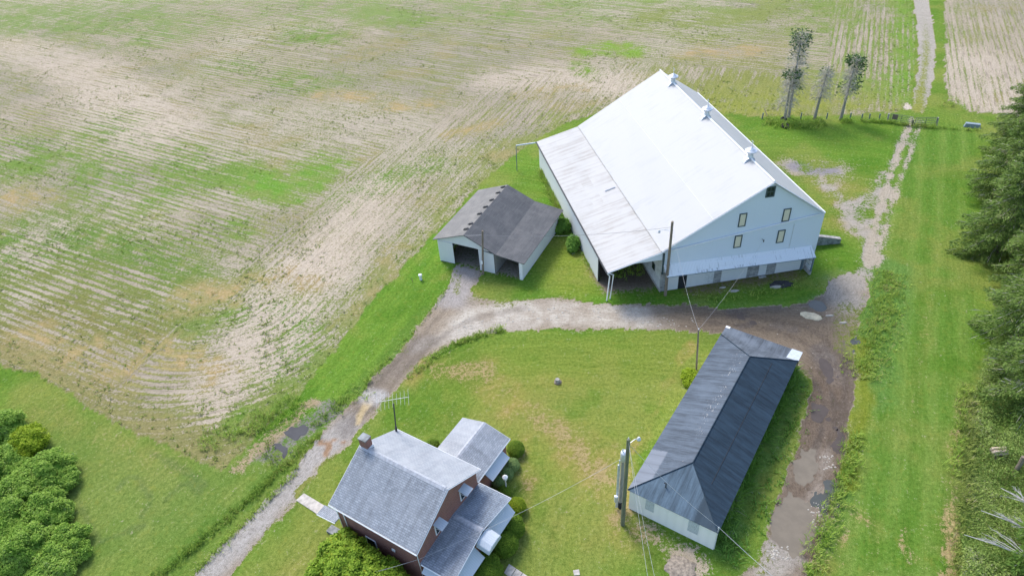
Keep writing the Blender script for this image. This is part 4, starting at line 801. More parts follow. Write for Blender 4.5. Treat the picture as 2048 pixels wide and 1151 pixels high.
# porch against the near gable
pz, pe, pa = 3.32, 2.95, -2.35
PR, PL = -3.45, 3.60
MB().slab([(W0, 0 - .2, pz), (pa + .15, -.2, pz), (pa - .08, PR, pe), (W0, PR, pe)], .08).build('porch_roof_slope', HR3, ho)
MB().slab([(W0, -.2, pz), (pa + .15, -.2, pz), (pa - .08, PL, pe - .06), (W0, PL, pe - .06)], .08).build('porch_roof_slope', HR1, ho)
MB().slab([(W0 - .2, -.38, pz + .0), (pa + .15, -.38, pz + .0), (pa + .15, -.2, pz + .045), (W0 - .2, -.2, pz + .045)], .03).slab([(W0 - .2, -.02, pz + .0), (pa + .15, -.02, pz + .0), (pa + .15, -.2, pz + .045), (W0 - .2, -.2, pz + .045)], .03).build('porch_ridge_course', RIDGE, ho)
MB().box(pa + .3, W0, PR + .3, PL - .3, 0, pe - .15).build('porch_wall', BRICK, ho)
strip((W0, PR - .03, pe - .04), (pa - .1, PR - .03, pe - .04), .045, 'porch_gutter'); strip((W0 - .1, PL + .03, pe - .1), (pa - .1, PL + .03, pe - .1), .045, 'porch_gutter')
strip((pa + .14, -.2, pz - .04), (pa - .09, PR, pe - .04), .035, 'porch_rake'); strip((pa + .14, -.2, pz - .04), (pa - .09, PL, pe - .1), .035, 'porch_rake')
for y0, y1 in ((-.9, PR + .15), (.75, PL - .1)):
    MB().slab([(pa + .27, y0, 2.62), (pa + .27, y1, 2.62), (pa - .55, y1 + (.12 if y1 < 0 else 0), 1.95), (pa - .55, y0, 1.95)], .04).build('porch_awning', AWN, ho)
MB().slab([(W0 - .25, PL - .28, 2.72), (pa + .5, PL - .28, 2.72), (pa + .5, PL + .30, 2.35), (W0 - .25, PL + .30, 2.35)], .04).build('side_awning', AWN, ho)
m = MB(); pr_ = [(-.88, 2.62), (-.78, 2.95), (-.45, 3.08), (.25, 3.08), (.60, 2.95), (.72, 2.62)]
m.prism([(pa + .15, y, z) for y, z in pr_], (-1.05, 0, -.22)); m.build('door_hood', AWN, ho, bevel=.05)
for n_, pts in (('window_awning', [(440, 372), (495, 293), (558, 375), (502, 455)]), ('window_awning', [(208, 685), (268, 603), (333, 690), (273, 770)])):
    tl, tr_ = HOUSE.on(*z8(*pts[0]), 0, W0), HOUSE.on(*z8(*pts[1]), 0, W0)
    zc_ = (tl[2] + tr_[2]) / 2; y0, y1 = tl[1], tr_[1]
    bl_, br_ = HOUSE.on(*z8(*pts[3]), 0, W0 - .75), HOUSE.on(*z8(*pts[2]), 0, W0 - .75); zb_ = (bl_[2] + br_[2]) / 2
    aw = MB().slab([(W0 - .005, y0, zc_), (W0 - .005, y1, zc_), (W0 - .75, y1, zb_), (W0 - .75, y0, zb_)], .03).build(n_, AWN, ho)
    for yy in (y0 - .03, y1 + .03): MB().tube([(W0, yy, zb_ - .25), (W0 - .72, yy, zb_)], .018, 4).build('awning_arm', WHITE, aw)
    wd = MB().box(W0 - .04, W0, min(y0, y1) + .08, max(y0, y1) - .08, zc_ - 1.35, zc_ - .05).build('upper_window', WHITE, ho); MB().box(W0 - .05, W0 - .04, min(y0, y1) + .16, max(y0, y1) - .16, zc_ - 1.27, zc_ - .13).build('pane', GLASS, wd)
# stoop at the far gable
sp = [HOUSE.on(*z7(*p), 2, 2.5) for p in ((400, 195), (320, 325), (555, 465))]
sy0, sy1 = sp[0][1], sp[1][1]; sx1 = max(sp[0][0], sp[1][0])
MB().slab([(W1, sy0, 2.75), (sx1, sy0, 2.5), (sx1, sy1, 2.5), (W1, sy1, 2.75)], .06).build('stoop_roof', HR1, ho); strip((W1, sy1 + .03, 2.68), (sx1, sy1 + .03, 2.44), .045, 'stoop_gutter')
MB().box(W1, sx1 - .1, min(sy0, sy1) + .1, max(sy0, sy1) - .1, 0, .25).build('stoop_step', CONC_D, ho)
# ---- aerial on a mast behind the house
ab = HOUSE.w(HL + .12, -WR + .55, 0); top = height_at((ab.x, ab.y), 787, 806)
ALU = mat_plain('dull_aluminium', (.42, .43, .44), .5, .3)
ae = thing('tv_antenna', 'tall black mast with a long many armed television aerial behind the brick house', 'antenna', (ab.x, ab.y, 0))
tz = top.z; MB().tube([(0, 0, 0), (top.x - ab.x, top.y - ab.y, tz)], .05, 6).build('mast', BLACKM, ae); tp = Vector((top.x - ab.x, top.y - ab.y, tz - .05))
MB().tube([tp * .62, tp * .68], .09, 6).build('rotor', BLACKM, ae)
l_, r_ = [], []
def at_z(x, y, z): g = G(x, y, z); return Vector((g[0], g[1], z)) - ae.location
e0_, e1_ = at_z(752, 804, tz), at_z(818, 793, tz)
MB().tube([e0_, e1_], .020, 6).build('boom', ALU, ae); bd = (e1_ - e0_).normalized(); pd = Vector((-bd.y, bd.x, 0))
for i in range(9):
    c_ = lerpv(e0_, e1_, .02 + i / 8 * .96); h_ = .95 - .05 * i if i < 5 else .55 + .08 * (i - 5)
    MB().tube([c_ - pd * h_, c_ + pd * h_], .009, 4).build('element', ALU, ae)
# ================================================================== POLES, WIRES, SMALL THINGS
def pole(name, label, base, top, r, mt, group='wooden utility poles', r1=None):
    b_ = G(*base); t_ = height_at(b_, *top)
    o = thing(name, label, 'pole', (b_[0], b_[1], 0), 0, group)
    tp_ = t_ - o.location; MB().tube([(0, 0, -.2), tp_ * .5, tp_], r, 10, r1 or r * .75).build('shaft', mt, o)
    return o, t_
def lamp(o, at, d, n='yard_light'):
    m = MB(); a_ = Vector(at); e_ = a_ + Vector(d); m.tube([a_, a_ + Vector(d) * .6 + Vector((0, 0, .12)), e_], .025, 6); m.build('lamp_arm', GALV, o)
    MB().lathe([(.04, .10), (.08, .07), (.08, 0), (.13, -.06), (.145, -.15), (.09, -.18)], e_, 12).build('lamp_head', GALV, o)
P1, T1 = pole('utility_pole', 'tall greenish wooden pole by the near corner of the black roofed shed', (1245, 1048), (1257, 878), .155, POLE_G)
lamp(P1, T1 - P1.location - Vector((0, 0, .5)), (.75, .35, .1))
m = MB(); m.tube([T1 - P1.location - Vector((0, 0, .02)), T1 - P1.location + Vector((0, 0, .18))], .03, 6); m.build('pole_pin', GALV, P1)
P2, T2 = pole('utility_pole', 'grey pole carrying a round transformer and cable conduits', (1240, 1013), (1247, 905), .15, POLE_GREY)
t2 = T2 - P2.location
m = MB(); m.lathe([(.20, -.95), (.27, -.9), (.27, -.15), (.22, -.06), (.06, 0)], t2 + Vector((.02, -.22, .45)), 14); tf = m.build('transformer', GALV, P2, True)
for dx_ in (-.12, .12): MB().lathe([(.03, 0), (.06, .06), (.03, .12), (.06, .18), (.02, .28)], t2 + Vector((.02 + dx_, -.22, .43)), 8).build('bushing', GALV, tf)
MB().box(t2.x - .12, t2.x + .12, t2.y - .2, t2.y + .05, t2.z - .35, t2.z - .2).build('bracket', BLACKM, P2)
for k_, dx_ in enumerate((-.24, -.33)): MB().tube([(dx_, -.12, .2), (dx_ + t2.x, -.12 + t2.y, t2.z - .6 - .5 * k_)], .05, 6).build('conduit', GALV, P2)
MB().box(-.5, -.25, -.32, -.1, 1.1, 1.7).lathe([(.13, 0), (.13, .12), (.08, .16)], (-.37, -.34, 1.75), 10).build('meter_box', GALV, P2)
MB().tube([(0, -.02, 0), (0, -.02, .7)], .17, 10).build('dark_base', DARK, P2)  # lowest part of this pole is near-black
P3, T3 = pole('utility_pole', 'bare wooden pole with a lamp in front of the big barn', (1330.5, 590), (1345, 443), .155, TIMBER)
lamp(P3, T3 - P3.location - Vector((0, 0, 1.0)), (-1.1, .25, -.1))
P4, T4 = pole('utility_pole', 'slim wooden pole standing in front of the garage', (966, 548), (965, 461), .13, TIMBER)
MB().box(-.1, .1, -.2, -.12, 1.5, 1.85).build('meter_box', WHITE, P4)
P5, T5 = pole('utility_pole', 'short thin dark pole on the lawn beside the long shed', (1393, 738), (1397, 659), .085, TIMBER)
MB().lathe([(.02, 0), (.05, .05), (.05, .12), (.02, .16)], T5 - P5.location, 8).build('insulator', WHITE, P5)
def wire(p, q, sag, r, label, mt, grp='overhead wires'):
    p, q = Vector(p), Vector(q); mid = (p + q) / 2; pts = []
    for i in range(17):
        t = i / 16; v = p + (q - p) * t; v.z -= sag * 4 * t * (1 - t); pts.append(v - p)
    o = MB().tube(pts, r, 5).build('overhead_wire', mt); o.location = p; return tag(o, label, 'wire', grp)
WL_ = mat_plain('pale_cable', (.48, .49, .50), .5, var=.15); WD_ = mat_plain('grey_cable', (.20, .20, .21), .6, var=.2)
wire(T4 - Vector((0, 0, .5)), GAR.w(.1, 0, 4.3), .05, .012, 'short white wire from the garage ridge to the slim pole before it', WL_)
g1 = GAR.w(6.0, -6.84, 2.5)
wire(T4 - Vector((0, 0, .55)), T3 - Vector((0, 0, .6)), .5, .014, 'wire stretched from the garage pole over the lean-to roof to the barn pole', WD_)
wire(T3 - Vector((0, 0, .3)), T5, .7, .008, 'wire sloping from the barn pole down to the short pole by the shed', WL_)
wire(BRACKET, T5, .5, .007, 'wire from the barn gable bracket to the short pole by the shed', WL_)
wire(T1 - Vector((0, 0, .4)), MAST, .35, .010, 'cable from the tall greenish pole across the hip end to the shed mast', WL_)
far_ = G(1620, 1215, 1.5); wire(MAST, (far_[0], far_[1], 1.5), .12, .014, 'white cable running on from the shed mast over the muddy drive', WL_)
for k_, (x_, lab) in enumerate(((1299, 'left one of two pale lines dropping from the tall greenish pole toward the viewer'), (1314, 'right one of two pale lines dropping from the tall greenish pole toward the viewer'))):
    g = G(x_, 1175, 6.0); wire(T1 - Vector((0, 0, .12 + .1 * k_)), (g[0], g[1], 6.0), .25, .008, lab, WL_)
hc = HOUSE.w(W0 - .05, wl_ + .02, 3.45)
wire(t2 + P2.location - Vector((0, 0, .5)), hc, .45, .009, 'twisted cable from the transformer pole to the corner of the brick house', WL_)
g = G(655, 1165, 3.0); wire(hc, (g[0], g[1], 3.0), .15, .010, 'cable passing from the brick house corner over the leafy bush', WL_)

# ---- fence by the three thin trees
fp = [(1524, 238, 'leaning against a slanted brace at the left end of the fence'), (1601, 238, 'between the bare topped trees'), (1653, 238, 'just right of the dead middle tree'), (1700, 238, 'just right of the dark tufted thin tree'), (1723, 240, 'first of the close pair right of the thin trees'), (1738, 240, 'second of the close pair right of the thin trees'), (1758, 240, 'last before the gate posts')]
for i, (x_, y_, l_) in enumerate(fp):
    b_ = G(x_, y_); t_ = height_at(b_, x_ + 2.6, y_ - 12)
    o = MB().tube([(0, 0, -.1), (t_.x - b_[0], t_.y - b_[1], t_.z)], .085, 7).build('fence_post', BLUEGREY); o.location = (b_[0], b_[1], 0)
    tag(o, 'blue grey fence post ' + l_, 'fence post', 'posts of the field fence')
b_ = G(1526, 230); c_ = G(1537, 239); o = MB().tube([(0, 0, 1.0), (c_[0] - b_[0], c_[1] - b_[1], .1)], .05, 5).build('fence_brace', TIMBER); o.location = (b_[0], b_[1], 0); tag(o, 'slanted wooden brace at the left end fence post', 'brace')
for (x_, y_, l_, mt_) in ((1775, 243, 'pale grey wooden post carrying the left field gate', CONC), (1824, 251, 'short green post where the two field gates meet', POLE_G), (1873, 251, 'pale wooden post at the right end of the field gates', CONC)):
    b_ = G(x_, y_); t_ = height_at(b_, x_ + 3, y_ - (16 if mt_ is CONC else 11)); o = MB().tube([(0, 0, -.1), (t_.x - b_[0], t_.y - b_[1], t_.z)], .12, 8).build('gate_post', mt_); o.location = (b_[0], b_[1], 0); tag(o, l_, 'gate post', 'posts of the field gates')
GATE = mat_plain('green_gate_metal', (.16, .20, .13), .6, var=.2)
def gate(p, q, label, mesh=False):
    a_ = G(*p); b_ = G(*q); o = thing('field_gate', label, 'gate', (a_[0], a_[1], 0), 0, 'twin gates across the lane'); d = Vector((b_[0] - a_[0], b_[1] - a_[1], 0)); u = d.normalized()
    for i, z_ in enumerate((.25, .50, .75, 1.0, 1.22)): MB().tube([u * .15 + Vector((0, 0, z_)), d - u * .15 + Vector((0, 0, z_))], .032, 6).build('rail', GATE, o)
    for t in (.03, .5, .97): MB().tube([d * t + Vector((0, 0, .2)), d * t + Vector((0, 0, 1.26))], .035, 6).build('upright', GATE, o)
    if mesh: 
        p_ = d * .09; MB().prism([p_ + Vector((0, -.05, .55)), p_ + u * .65 + Vector((0, -.05, .55)), p_ + u * .65 + Vector((0, -.05, 1.2)), p_ + Vector((0, -.05, 1.2))], (0, -.03, 0)).build('sign_board', mat_plain('worn_brown_board', (.19, .15, .13), .8), o)
gate((1777, 244), (1822, 251), 'left field gate of thin green rails with a small brown board', True); gate((1826, 252), (1871, 252), 'right field gate of thin green rails across the lane')

def simple(name, label, cat, mb, mt, loc, grp=None, smooth=False, bevel=0):
    o = mb.build(name, mt, None, smooth, bevel); o.location = loc; return tag(o, label, cat, grp)
def G0(x, y, z=0): g = G(x, y); return (g[0], g[1], z)
def rock(rx, ry, rz, seed, n=14):
    bm_ = MB(); rg = random.Random(seed); pr = [(1.0, -.2), (1.0, .25), (.86, .62), (.55, .9), (.15, 1.0)]
    for i, (r_, z_) in enumerate(pr):
        for j in range(n):
            a = 2 * math.pi * j / n; k = .82 + .36 * rg.random(); bm_.v.append((rx * r_ * k * math.cos(a), ry * r_ * k * math.sin(a), rz * z_))
    for i in range(len(pr) - 1):
        for j in range(n): bm_.f.append((i * n + j, i * n + (j + 1) % n, (i + 1) * n + (j + 1) % n, (i + 1) * n + j))
    bm_.f.append(tuple((len(pr) - 1) * n + j for j in range(n))); return bm_
PALEROCK = mat_plain('pale_rock', (.50, .45, .32), .85, var=.2, scale=3); ROCKW = mat_plain('white_rock', (.40, .37, .32), .85, var=.2)
o = simple('flat_rock', 'large flat pale rock at the edge of the muddy drive', 'rock', rock(.98, .50, .18, 3), PALEROCK, G0(1622, 632)); o.rotation_euler.z = -.5
for i, (x_, y_, s_, l_) in enumerate(((1659, 631, .38, 'small white stone just right of the large flat pale rock'), (1686, 645, .36, 'small white stone on weedy ground left of the tall grass strip'), (1128, 757, .0, ''), (1445, 575, .33, 'white stone block at the foot of the barn doors'), (1553, 574, .6, 'low curb of whitish stone beside the black ash patch'), (1468, 582, .5, 'long pale stone lying in the grass before the barn'))):
    if s_: simple('stone', l_, 'stone', rock(s_, s_ * .38, s_ * .3, i + 9), ROCKW, G0(x_, y_), 'loose stones')
rg = random.Random(5)
m = MB()
for i in range(150):
    t = rg.random(); px_ = [(960, 648), (1060, 630), (1150, 618), (1240, 630), (1330, 640)][int(t * 4.99)]; g = G(px_[0] + rg.uniform(-60, 60), px_[1] + rg.uniform(-13, 13)); s_ = rg.uniform(.04, .13)
    rr = rock(s_, s_ * .8, s_ * .45, i, 7); m.add([(v[0] + g[0], v[1] + g[1], v[2]) for v in rr.v], rr.f)
for i in range(110):
    px_ = [(1680, 960), (1640, 920), (1540, 1110), (1650, 1030), (1580, 1120)][i % 5]; px_ = [(1655, 925), (1632, 1018), (1545, 1112), (1640, 1050), (1560, 1105)][i % 5]; g = G(px_[0] + rg.uniform(-16, 16), px_[1] + rg.uniform(-14, 14)); s_ = rg.uniform(.03, .10)
    rr = rock(s_, s_ * .8, s_ * .5, i, 7); m.add([(v[0] + g[0], v[1] + g[1], v[2]) for v in rr.v], rr.f)
o = m.build('road_rubble', ROCKW); o['kind'] = 'stuff'
# stump, well cap, ash, rubble mound
m = rock(.34, .32, .18, 2); st = thing('tree_stump', 'low grey tree stump in the middle of the yard lawn', 'stump', G0(1115, 764)); m.build('root_flare', TIMBER, st); MB().lathe([(.22, 0), (.20, .2), (.18, .32), (.02, .30)], (0, 0, .1), 12).build('trunk_cut', POLE_GREY, st)
wc = thing('well_cap', 'small white capped pipe standing in the grass left of the garage', 'pipe', G0(842, 559)); MB().lathe([(.14, 0), (.14, .55), (.2, .55), (.2, .68), (.12, .74)], (0, 0, 0), 12).build('casing', WHITE, wc); MB().tube([(-.9, -.2, 0), (-.9, -.2, .5)], .03, 6).build('marker_stake', TIMBER, wc)
o = simple('ash_patch', 'black burnt patch of ash on the grass before the barn', 'ash pile', rock(1.15, .6, .16, 21, 20), mat_plain('black_ash', (.035, .034, .036), .95, var=.5, scale=4), G0(1562, 569))
o = simple('rubble_mound', 'low mound of whitish rubble near the bottom edge of the photo', 'rubble', rock(1.0, .9, .2, 31, 22), mat_plain('rubble', (.27, .225, .175), .9, var=.4, scale=5), G0(1362, 1136))
# paths
def slab_thing(pxs, label, name='path_slab', grp='slabs of the front path'):
    c_ = G(*(sum(p[k] for p in pxs) / len(pxs) for k in (0, 1))); q = [G(*p) for p in pxs]
    return simple(name, label, 'paving slab', MB().prism([(p[0] - c_[0], p[1] - c_[1], -.03) for p in q], (0, 0, .09)), SLABC, (c_[0], c_[1], 0), grp, bevel=.015)
slab_thing([(592, 1000), (608, 986), (650, 1011), (638, 1030)], 'worn concrete walk leading from the drive to the house stoop', 'concrete_walk', None)
for i, (t0, t1, lab) in enumerate(((0, .32, 'front path slab closest to the house bushes'), (.34, .62, 'middle slab of the short front path'), (.64, .98, 'front path slab farthest from the house'))):
    A_, B2 = (1018, 1127), (1062, 1156); C_, D_ = (1008, 1145), (1046, 1174); L2 = lambda p, q, t: (p[0] + (q[0] - p[0]) * t, p[1] + (q[1] - p[1]) * t)
    slab_thing([L2(A_, B2, t0), L2(A_, B2, t1), L2(C_, D_, t1), L2(C_, D_, t0)], lab)
slab_thing([(1146, 1140), (1158, 1138), (1160, 1149), (1148, 1150)], 'small square slab alone in the lawn at the bottom edge')
# lantern among the clipped bushes
lg = G0(1013, 981); la = thing('garden_lantern', 'white post lantern standing among the clipped bushes by the house', 'lantern', lg); MB().tube([(0, 0, 0), (0, 0, 1.45)], .05, 8).build('post', WHITE, la)
MB().lathe([(.07, 0), (.16, .06), (.19, .32), (.22, .34), (.10, .46), (.03, .52)], (0, 0, 1.42), 8).build('lamp_glass', WHITE, la)
# tyres by the thin trees
def torus(R_, r_, n=20, k=8):
    m = MB()
    for i in range(n):
        for j in range(k):
            a, c_ = 2 * math.pi * i / n, 2 * math.pi * j / k; m.v.append(((R_ + r_ * math.cos(c_)) * math.cos(a), (R_ + r_ * math.cos(c_)) * math.sin(a), r_ * math.sin(c_)))
    for i in range(n):
        for j in range(k): m.f.append((i * k + j, ((i + 1) % n) * k + j, ((i + 1) % n) * k + (j + 1) % k, i * k + (j + 1) % k))
    return m
simple('old_tyre', 'black tyre leaning at the foot of the left thin tree', 'tyre', torus(.36, .15), RUBBER, G0(1567, 243, .25), 'discarded tyres', True).rotation_euler = (.6, .2, 0)
simple('old_tyre', 'black tyre lying in front of the weeds under the thin trees', 'tyre', torus(.40, .16), RUBBER, G0(1570, 254, .2), 'discarded tyres', True).rotation_euler = (.25, 0, 0)
tr_ = thing('feed_trough', 'overturned blue grey trough lying on the grass beyond the right gate', 'trough', G0(1944, 254)); 
MB().prism([(-.95, -.3, 0), (.95, -.3, 0), (.85, -.2, .5), (-.85, -.2, .5)], (0, .5, 0)).build('trough_body', mat_plain('blue_grey_metal', (.22, .28, .33), .5, var=.2), tr_); MB().box(-1.0, -.9, -.34, .26, 0, .06).build('trough_rim', BLUEGREY, tr_); MB().box(.9, 1.0, -.34, .26, 0, .06).build('trough_rim', BLUEGREY, tr_); tr_.rotation_euler.z = -.45
# timber stack, rotten post on the right
lp_ = G0(1994, 909); ls = thing('log_stack', 'little stack of split pale logs in the weeds at the right edge', 'log stack', lp_); rg = random.Random(3)
for i in range(5):
    c_ = Vector((0, (i % 3 - 1) * .26 + (i // 3) * .13, .42 + .2 * (i // 3))); MB().tube([c_ + Vector((-.48 - rg.random() * .1, rg.uniform(-.03, .03), 0)), c_ + Vector((.45 + rg.random() * .12, 0, rg.uniform(-.03, .05)))], .105, 8).build('log', mat_plain('split_log_%d' % i, (.46 + .04 * i, .38 + .03 * i, .31 + .02 * i), .85, var=.3, stretch=(1, 5, 5)), ls)
MB().box(-.4, -.28, -.42, .42, 0, .31).build('bearer', TIMBER, ls); MB().box(.28, .4, -.42, .42, 0, .31).build('bearer', TIMBER, ls)
b_ = G0(2029, 945); o = simple('old_post', 'stout grey weathered post standing in the brush at the right edge', 'post', MB().tube([(0, 0, -.1), (.03, .02, 1.0), (.05, .1, 1.75)], .17, 9, .155), TIMBER, b_)
# ================================================================== VEGETATION
BARK = mat_plain('grey_bark', (.34, .31, .27), .9, var=.35, scale=5, stretch=(3, 3, .5)); BARKD = mat_plain('brown_bark', (.13, .10, .08), .9, var=.35, scale=5, stretch=(3, 3, .5))
TWIG = mat_leaf('grey_twigs', (.38, .35, .30), (.56, .53, .48), trans=.0); DEADW = mat_leaf('bleached_dead_wood', (0.500, 0.480, 0.470), (0.600, 0.600, 0.600), trans=.0)
L_CLIP = mat_leaf('clipped_yew', (0.075, 0.150, 0.014), (0.23, 0.34, 0.035)); L_CLIP2 = mat_leaf('clipped_juniper', (0.15, 0.24, 0.08), (0.30, 0.42, 0.15)); L_BUSH = mat_leaf('broad_leaf_green', (0.11, 0.21, 0.015), (0.32, 0.46, 0.05), (.30, .33, .03))
L_WILD = mat_leaf('wild_shrub_green', (0.12, 0.25, 0.025), (0.38, 0.54, 0.10), (.28, .36, .12)); L_YEL = mat_leaf('yellow_green_shrub', (0.17, 0.28, 0.012), (0.40, 0.50, 0.04)); L_SPR = mat_leaf('spruce_needles', (0.075, 0.145, 0.028), (0.235, 0.335, 0.080), (.22, .22, .12), trans=.15)
L_SPR2 = mat_leaf('dark_spruce_needles', (0.030, 0.085, 0.025), (0.10, 0.18, 0.055), trans=.15); L_GRASS = mat_leaf('tall_grass_blades', (0.22, 0.37, 0.045), (0.46, 0.56, 0.13), (.36, .31, .14)); L_DITCH = mat_leaf('ditch_grass_blades', (0.13, 0.25, 0.03), (0.34, 0.44, 0.08), (.30, .27, .10))
L_DARK = mat_leaf('dark_weeds', (0.09, 0.22, 0.03), (0.26, 0.44, 0.08), (.22, .26, .16)); L_BRUSH = mat_leaf('brush_leaves', (0.10, 0.19, 0.03), (0.40, 0.50, 0.14), (.30, .30, .18)); L_FIELD = mat_leaf('field_weeds', (0.15, 0.23, 0.04), (0.28, 0.34, 0.08), (.28, .20, .08))
def unit(v): return v / (np.linalg.norm(v, axis=1, keepdims=True) + 1e-9)
def leaf_quads(C, D, ln, wd):
    """diamond leaves at C pointing along D"""
    k = len(C); rnd = rng.normal(size=(k, 3)); S_ = unit(np.cross(D, rnd)); ln = np.broadcast_to(ln, k)[:, None]; wd = np.broadcast_to(wd, k)[:, None]
    V = np.stack([C, C + D * ln * .5 + S_ * wd * .5, C + D * ln, C + D * ln * .5 - S_ * wd * .5], 1).reshape(-1, 3)
    return V, np.arange(4 * k).reshape(-1, 4)
def leaf_flat(C, Nr, D, ln, wd):
    """leaves lying in the plane across Nr, pointing along D"""
    D = unit(D - Nr * (D * Nr).sum(1, keepdims=True) * .85); S_ = unit(np.cross(Nr, D)); k = len(C); ln = np.broadcast_to(ln, k)[:, None]; wd = np.broadcast_to(wd, k)[:, None]
    V = np.stack([C, C + D * ln * .5 + S_ * wd * .5, C + D * ln, C + D * ln * .5 - S_ * wd * .5], 1).reshape(-1, 3)
    return V, np.arange(4 * k).reshape(-1, 4)
def join(parts):
    V, F, T, o = [], [], [], 0
    for v, f, t in parts: V.append(v); F.append(f + o); T.append(t); o += len(v)
    return np.concatenate(V), np.concatenate(F), np.concatenate(T)
def ball(c, r, n=12, k=8):
    th_ = np.linspace(0, 2 * np.pi, n, endpoint=False); ph = np.linspace(.05, np.pi - .05, k)
    P = np.array([[math.sin(p) * math.cos(t), math.sin(p) * math.sin(t), math.cos(p)] for p in ph for t in th_]) * np.array(r) + np.array(c)
    F = np.array([[i * n + j, (i + 1) * n + j, (i + 1) * n + (j + 1) % n, i * n + (j + 1) % n] for i in range(k - 1) for j in range(n)]); return P, F
def crown_mesh(name, lumps, mt, dens, ln, wd, parent=None, rough=.16, core=.86, clump=0):
    parts = []
    for i, (x, y, z, rx, ry, rz) in enumerate(lumps):
        area = 4 * math.pi * ((rx * ry + rx * rz + ry * rz) / 3); k = int(area * dens); d = unit(rng.normal(size=(k, 3))); d[:, 2] = np.abs(d[:, 2]) * np.where(rng.random(k) < .75, 1, -1)
        w = 1 + rough * (fbm(d[:, 0] * 2.2 + 7 * i, d[:, 1] * 2.2 + d[:, 2] * 1.7, .9, i, 3) - .5) * 2 - np.abs(rng.normal(size=k)) * .05
        if clump: w += .10 * (fbm(d[:, 0] * 3 + 3 * i, d[:, 1] * 3 + d[:, 2] * 2.3, .45, i + 50, 2) - .5) * 2
        P = d * np.array([rx, ry, rz]) * w[:, None] + np.array([x, y, z]); keep = P[:, 2] > .02
        for j, (a, b_, c, ra_, rb_, rc) in enumerate(lumps):
            if j != i: keep &= (((P - np.array([a, b_, c])) / np.array([ra_, rb_, rc])) ** 2).sum(1) > .72
        P, d = P[keep], d[keep]; k = len(P); Nr = unit(d * .8 + np.array([0, 0, .5]) + rng.normal(size=d.shape) * .42)
        s = .7 + .6 * rng.random(k); v, f = leaf_flat(P, Nr, rng.normal(size=d.shape), ln * s, wd * s); t = np.clip(fbm(P[:, 0] + P[:, 2], P[:, 1] - P[:, 2] * .5, .7, 5, 3) * .9 + rng.normal(size=k) * .20, 0, 1); parts.append((v, f, t))
        bv, bf = ball((x, y, z), (rx * core, ry * core, rz * core)); bv[:, 2] = np.maximum(bv[:, 2], 0); parts.append((bv, bf, np.zeros(len(bf))))
    V, F, T = join(parts); return big_mesh(name, V, F, mt, T, parent)
def fluff(lumps, k, f, seed):
    """small uneven mounds over big ones"""
    rg_ = np.random.default_rng(seed); out = [(x, y, z, a * .93, b_ * .93, c * .9) for x, y, z, a, b_, c in lumps]
    for (x, y, z, a, b_, c) in lumps:
        for _ in range(k):
            d = rg_.normal(size=3); d[2] = abs(d[2]) * .9 - .15; d /= np.linalg.norm(d); r_ = rg_.uniform(.6, 1.25) * f; out.append((x + d[0] * a * .9, y + d[1] * b_ * .9, max(.15, z + d[2] * c * .9), a * r_, b_ * r_, c * r_ * rg_.uniform(.7, 1.1)))
    return out
def px2m(x, y, z=0):
    p = G3(x, y, z); return (p - Vector((0, 0, HC))).length / FPX
def shrub(name, label, cx, cy, rpx, mt, dens=320, ln=.11, wd=.07, flat=.9, grp=None, extra=(), cat='shrub', rough=.10, clump=0, zf=.62, fl=0):
    r_ = rpx * px2m(cx, cy); zc = r_ * flat * zf; g = G(cx, cy, zc); lumps = [(0, 0, zc, r_, r_, r_ * flat)]
    for (ex, ey, er) in extra:
        q = G(cx + ex, cy + ey, zc); e = er * px2m(cx, cy); lumps.append((q[0] - g[0], q[1] - g[1], e * flat * zf, e, e, e * flat))
    if fl: lumps = fluff(lumps, fl, .30, int(cx * 7 + cy))
    o = crown_mesh(name, lumps, mt, dens, ln, wd, None, rough, clump=clump); o.location = (g[0], g[1], 0); return tag(o, label, cat, grp)
bg = 'clipped bushes around the house'
shrub('clipped_shrub', 'dark round clipped bush at the far corner of the house wing', 1032, 898, 17, L_CLIP, 700, .08, .045, .95, bg)
shrub('clipped_shrub', 'light green rounded bush, first of three in a row below the wing awning', 1024, 930, 15, L_CLIP2, 700, .08, .045, .8, bg)
shrub('clipped_shrub', 'light green rounded bush, middle of three in a row below the wing awning', 1012, 947, 15, L_CLIP2, 700, .08, .045, .8, bg)
shrub('clipped_shrub', 'light green rounded bush just left of the white garden lantern', 997, 963, 13, L_CLIP2, 700, .08, .045, .8, bg)
shrub('clipped_shrub', 'dark low bush half hidden by the porch roof beside the lantern', 1008, 985, 14, L_CLIP, 700, .08, .045, .8, bg)
shrub('clipped_shrub', 'round yellowish green clipped bush off the porch corner', 1034, 1013, 18, mat_leaf('yellow_green_yew', (0.12, 0.20, 0.012), (0.34, 0.42, 0.03)), 700, .08, .045, .95, bg)  # leaves a yellower green than the other clipped bushes
shrub('clipped_shrub', 'largest dark bush, a broad double mound in front of the porch', 1021, 1055, 27, L_CLIP, 600, .085, .05, .9, bg, [(-14, 30, 27)])
shrub('clipped_shrub', 'dark wide bush at the bottom edge beside the porch door hood', 970, 1140, 33, L_CLIP, 600, .085, .05, .85, bg)
shrub('clipped_shrub', 'small dark bush behind the house where the wing joins it', 866, 892, 14, L_CLIP, 600, .08, .05, 1.0, bg)
shrub('weedy_shrub', 'yellowish weedy plant against the wing wall behind the round dark bush', 1008, 916, 9, L_YEL, 400, .09, .05, 1.0)
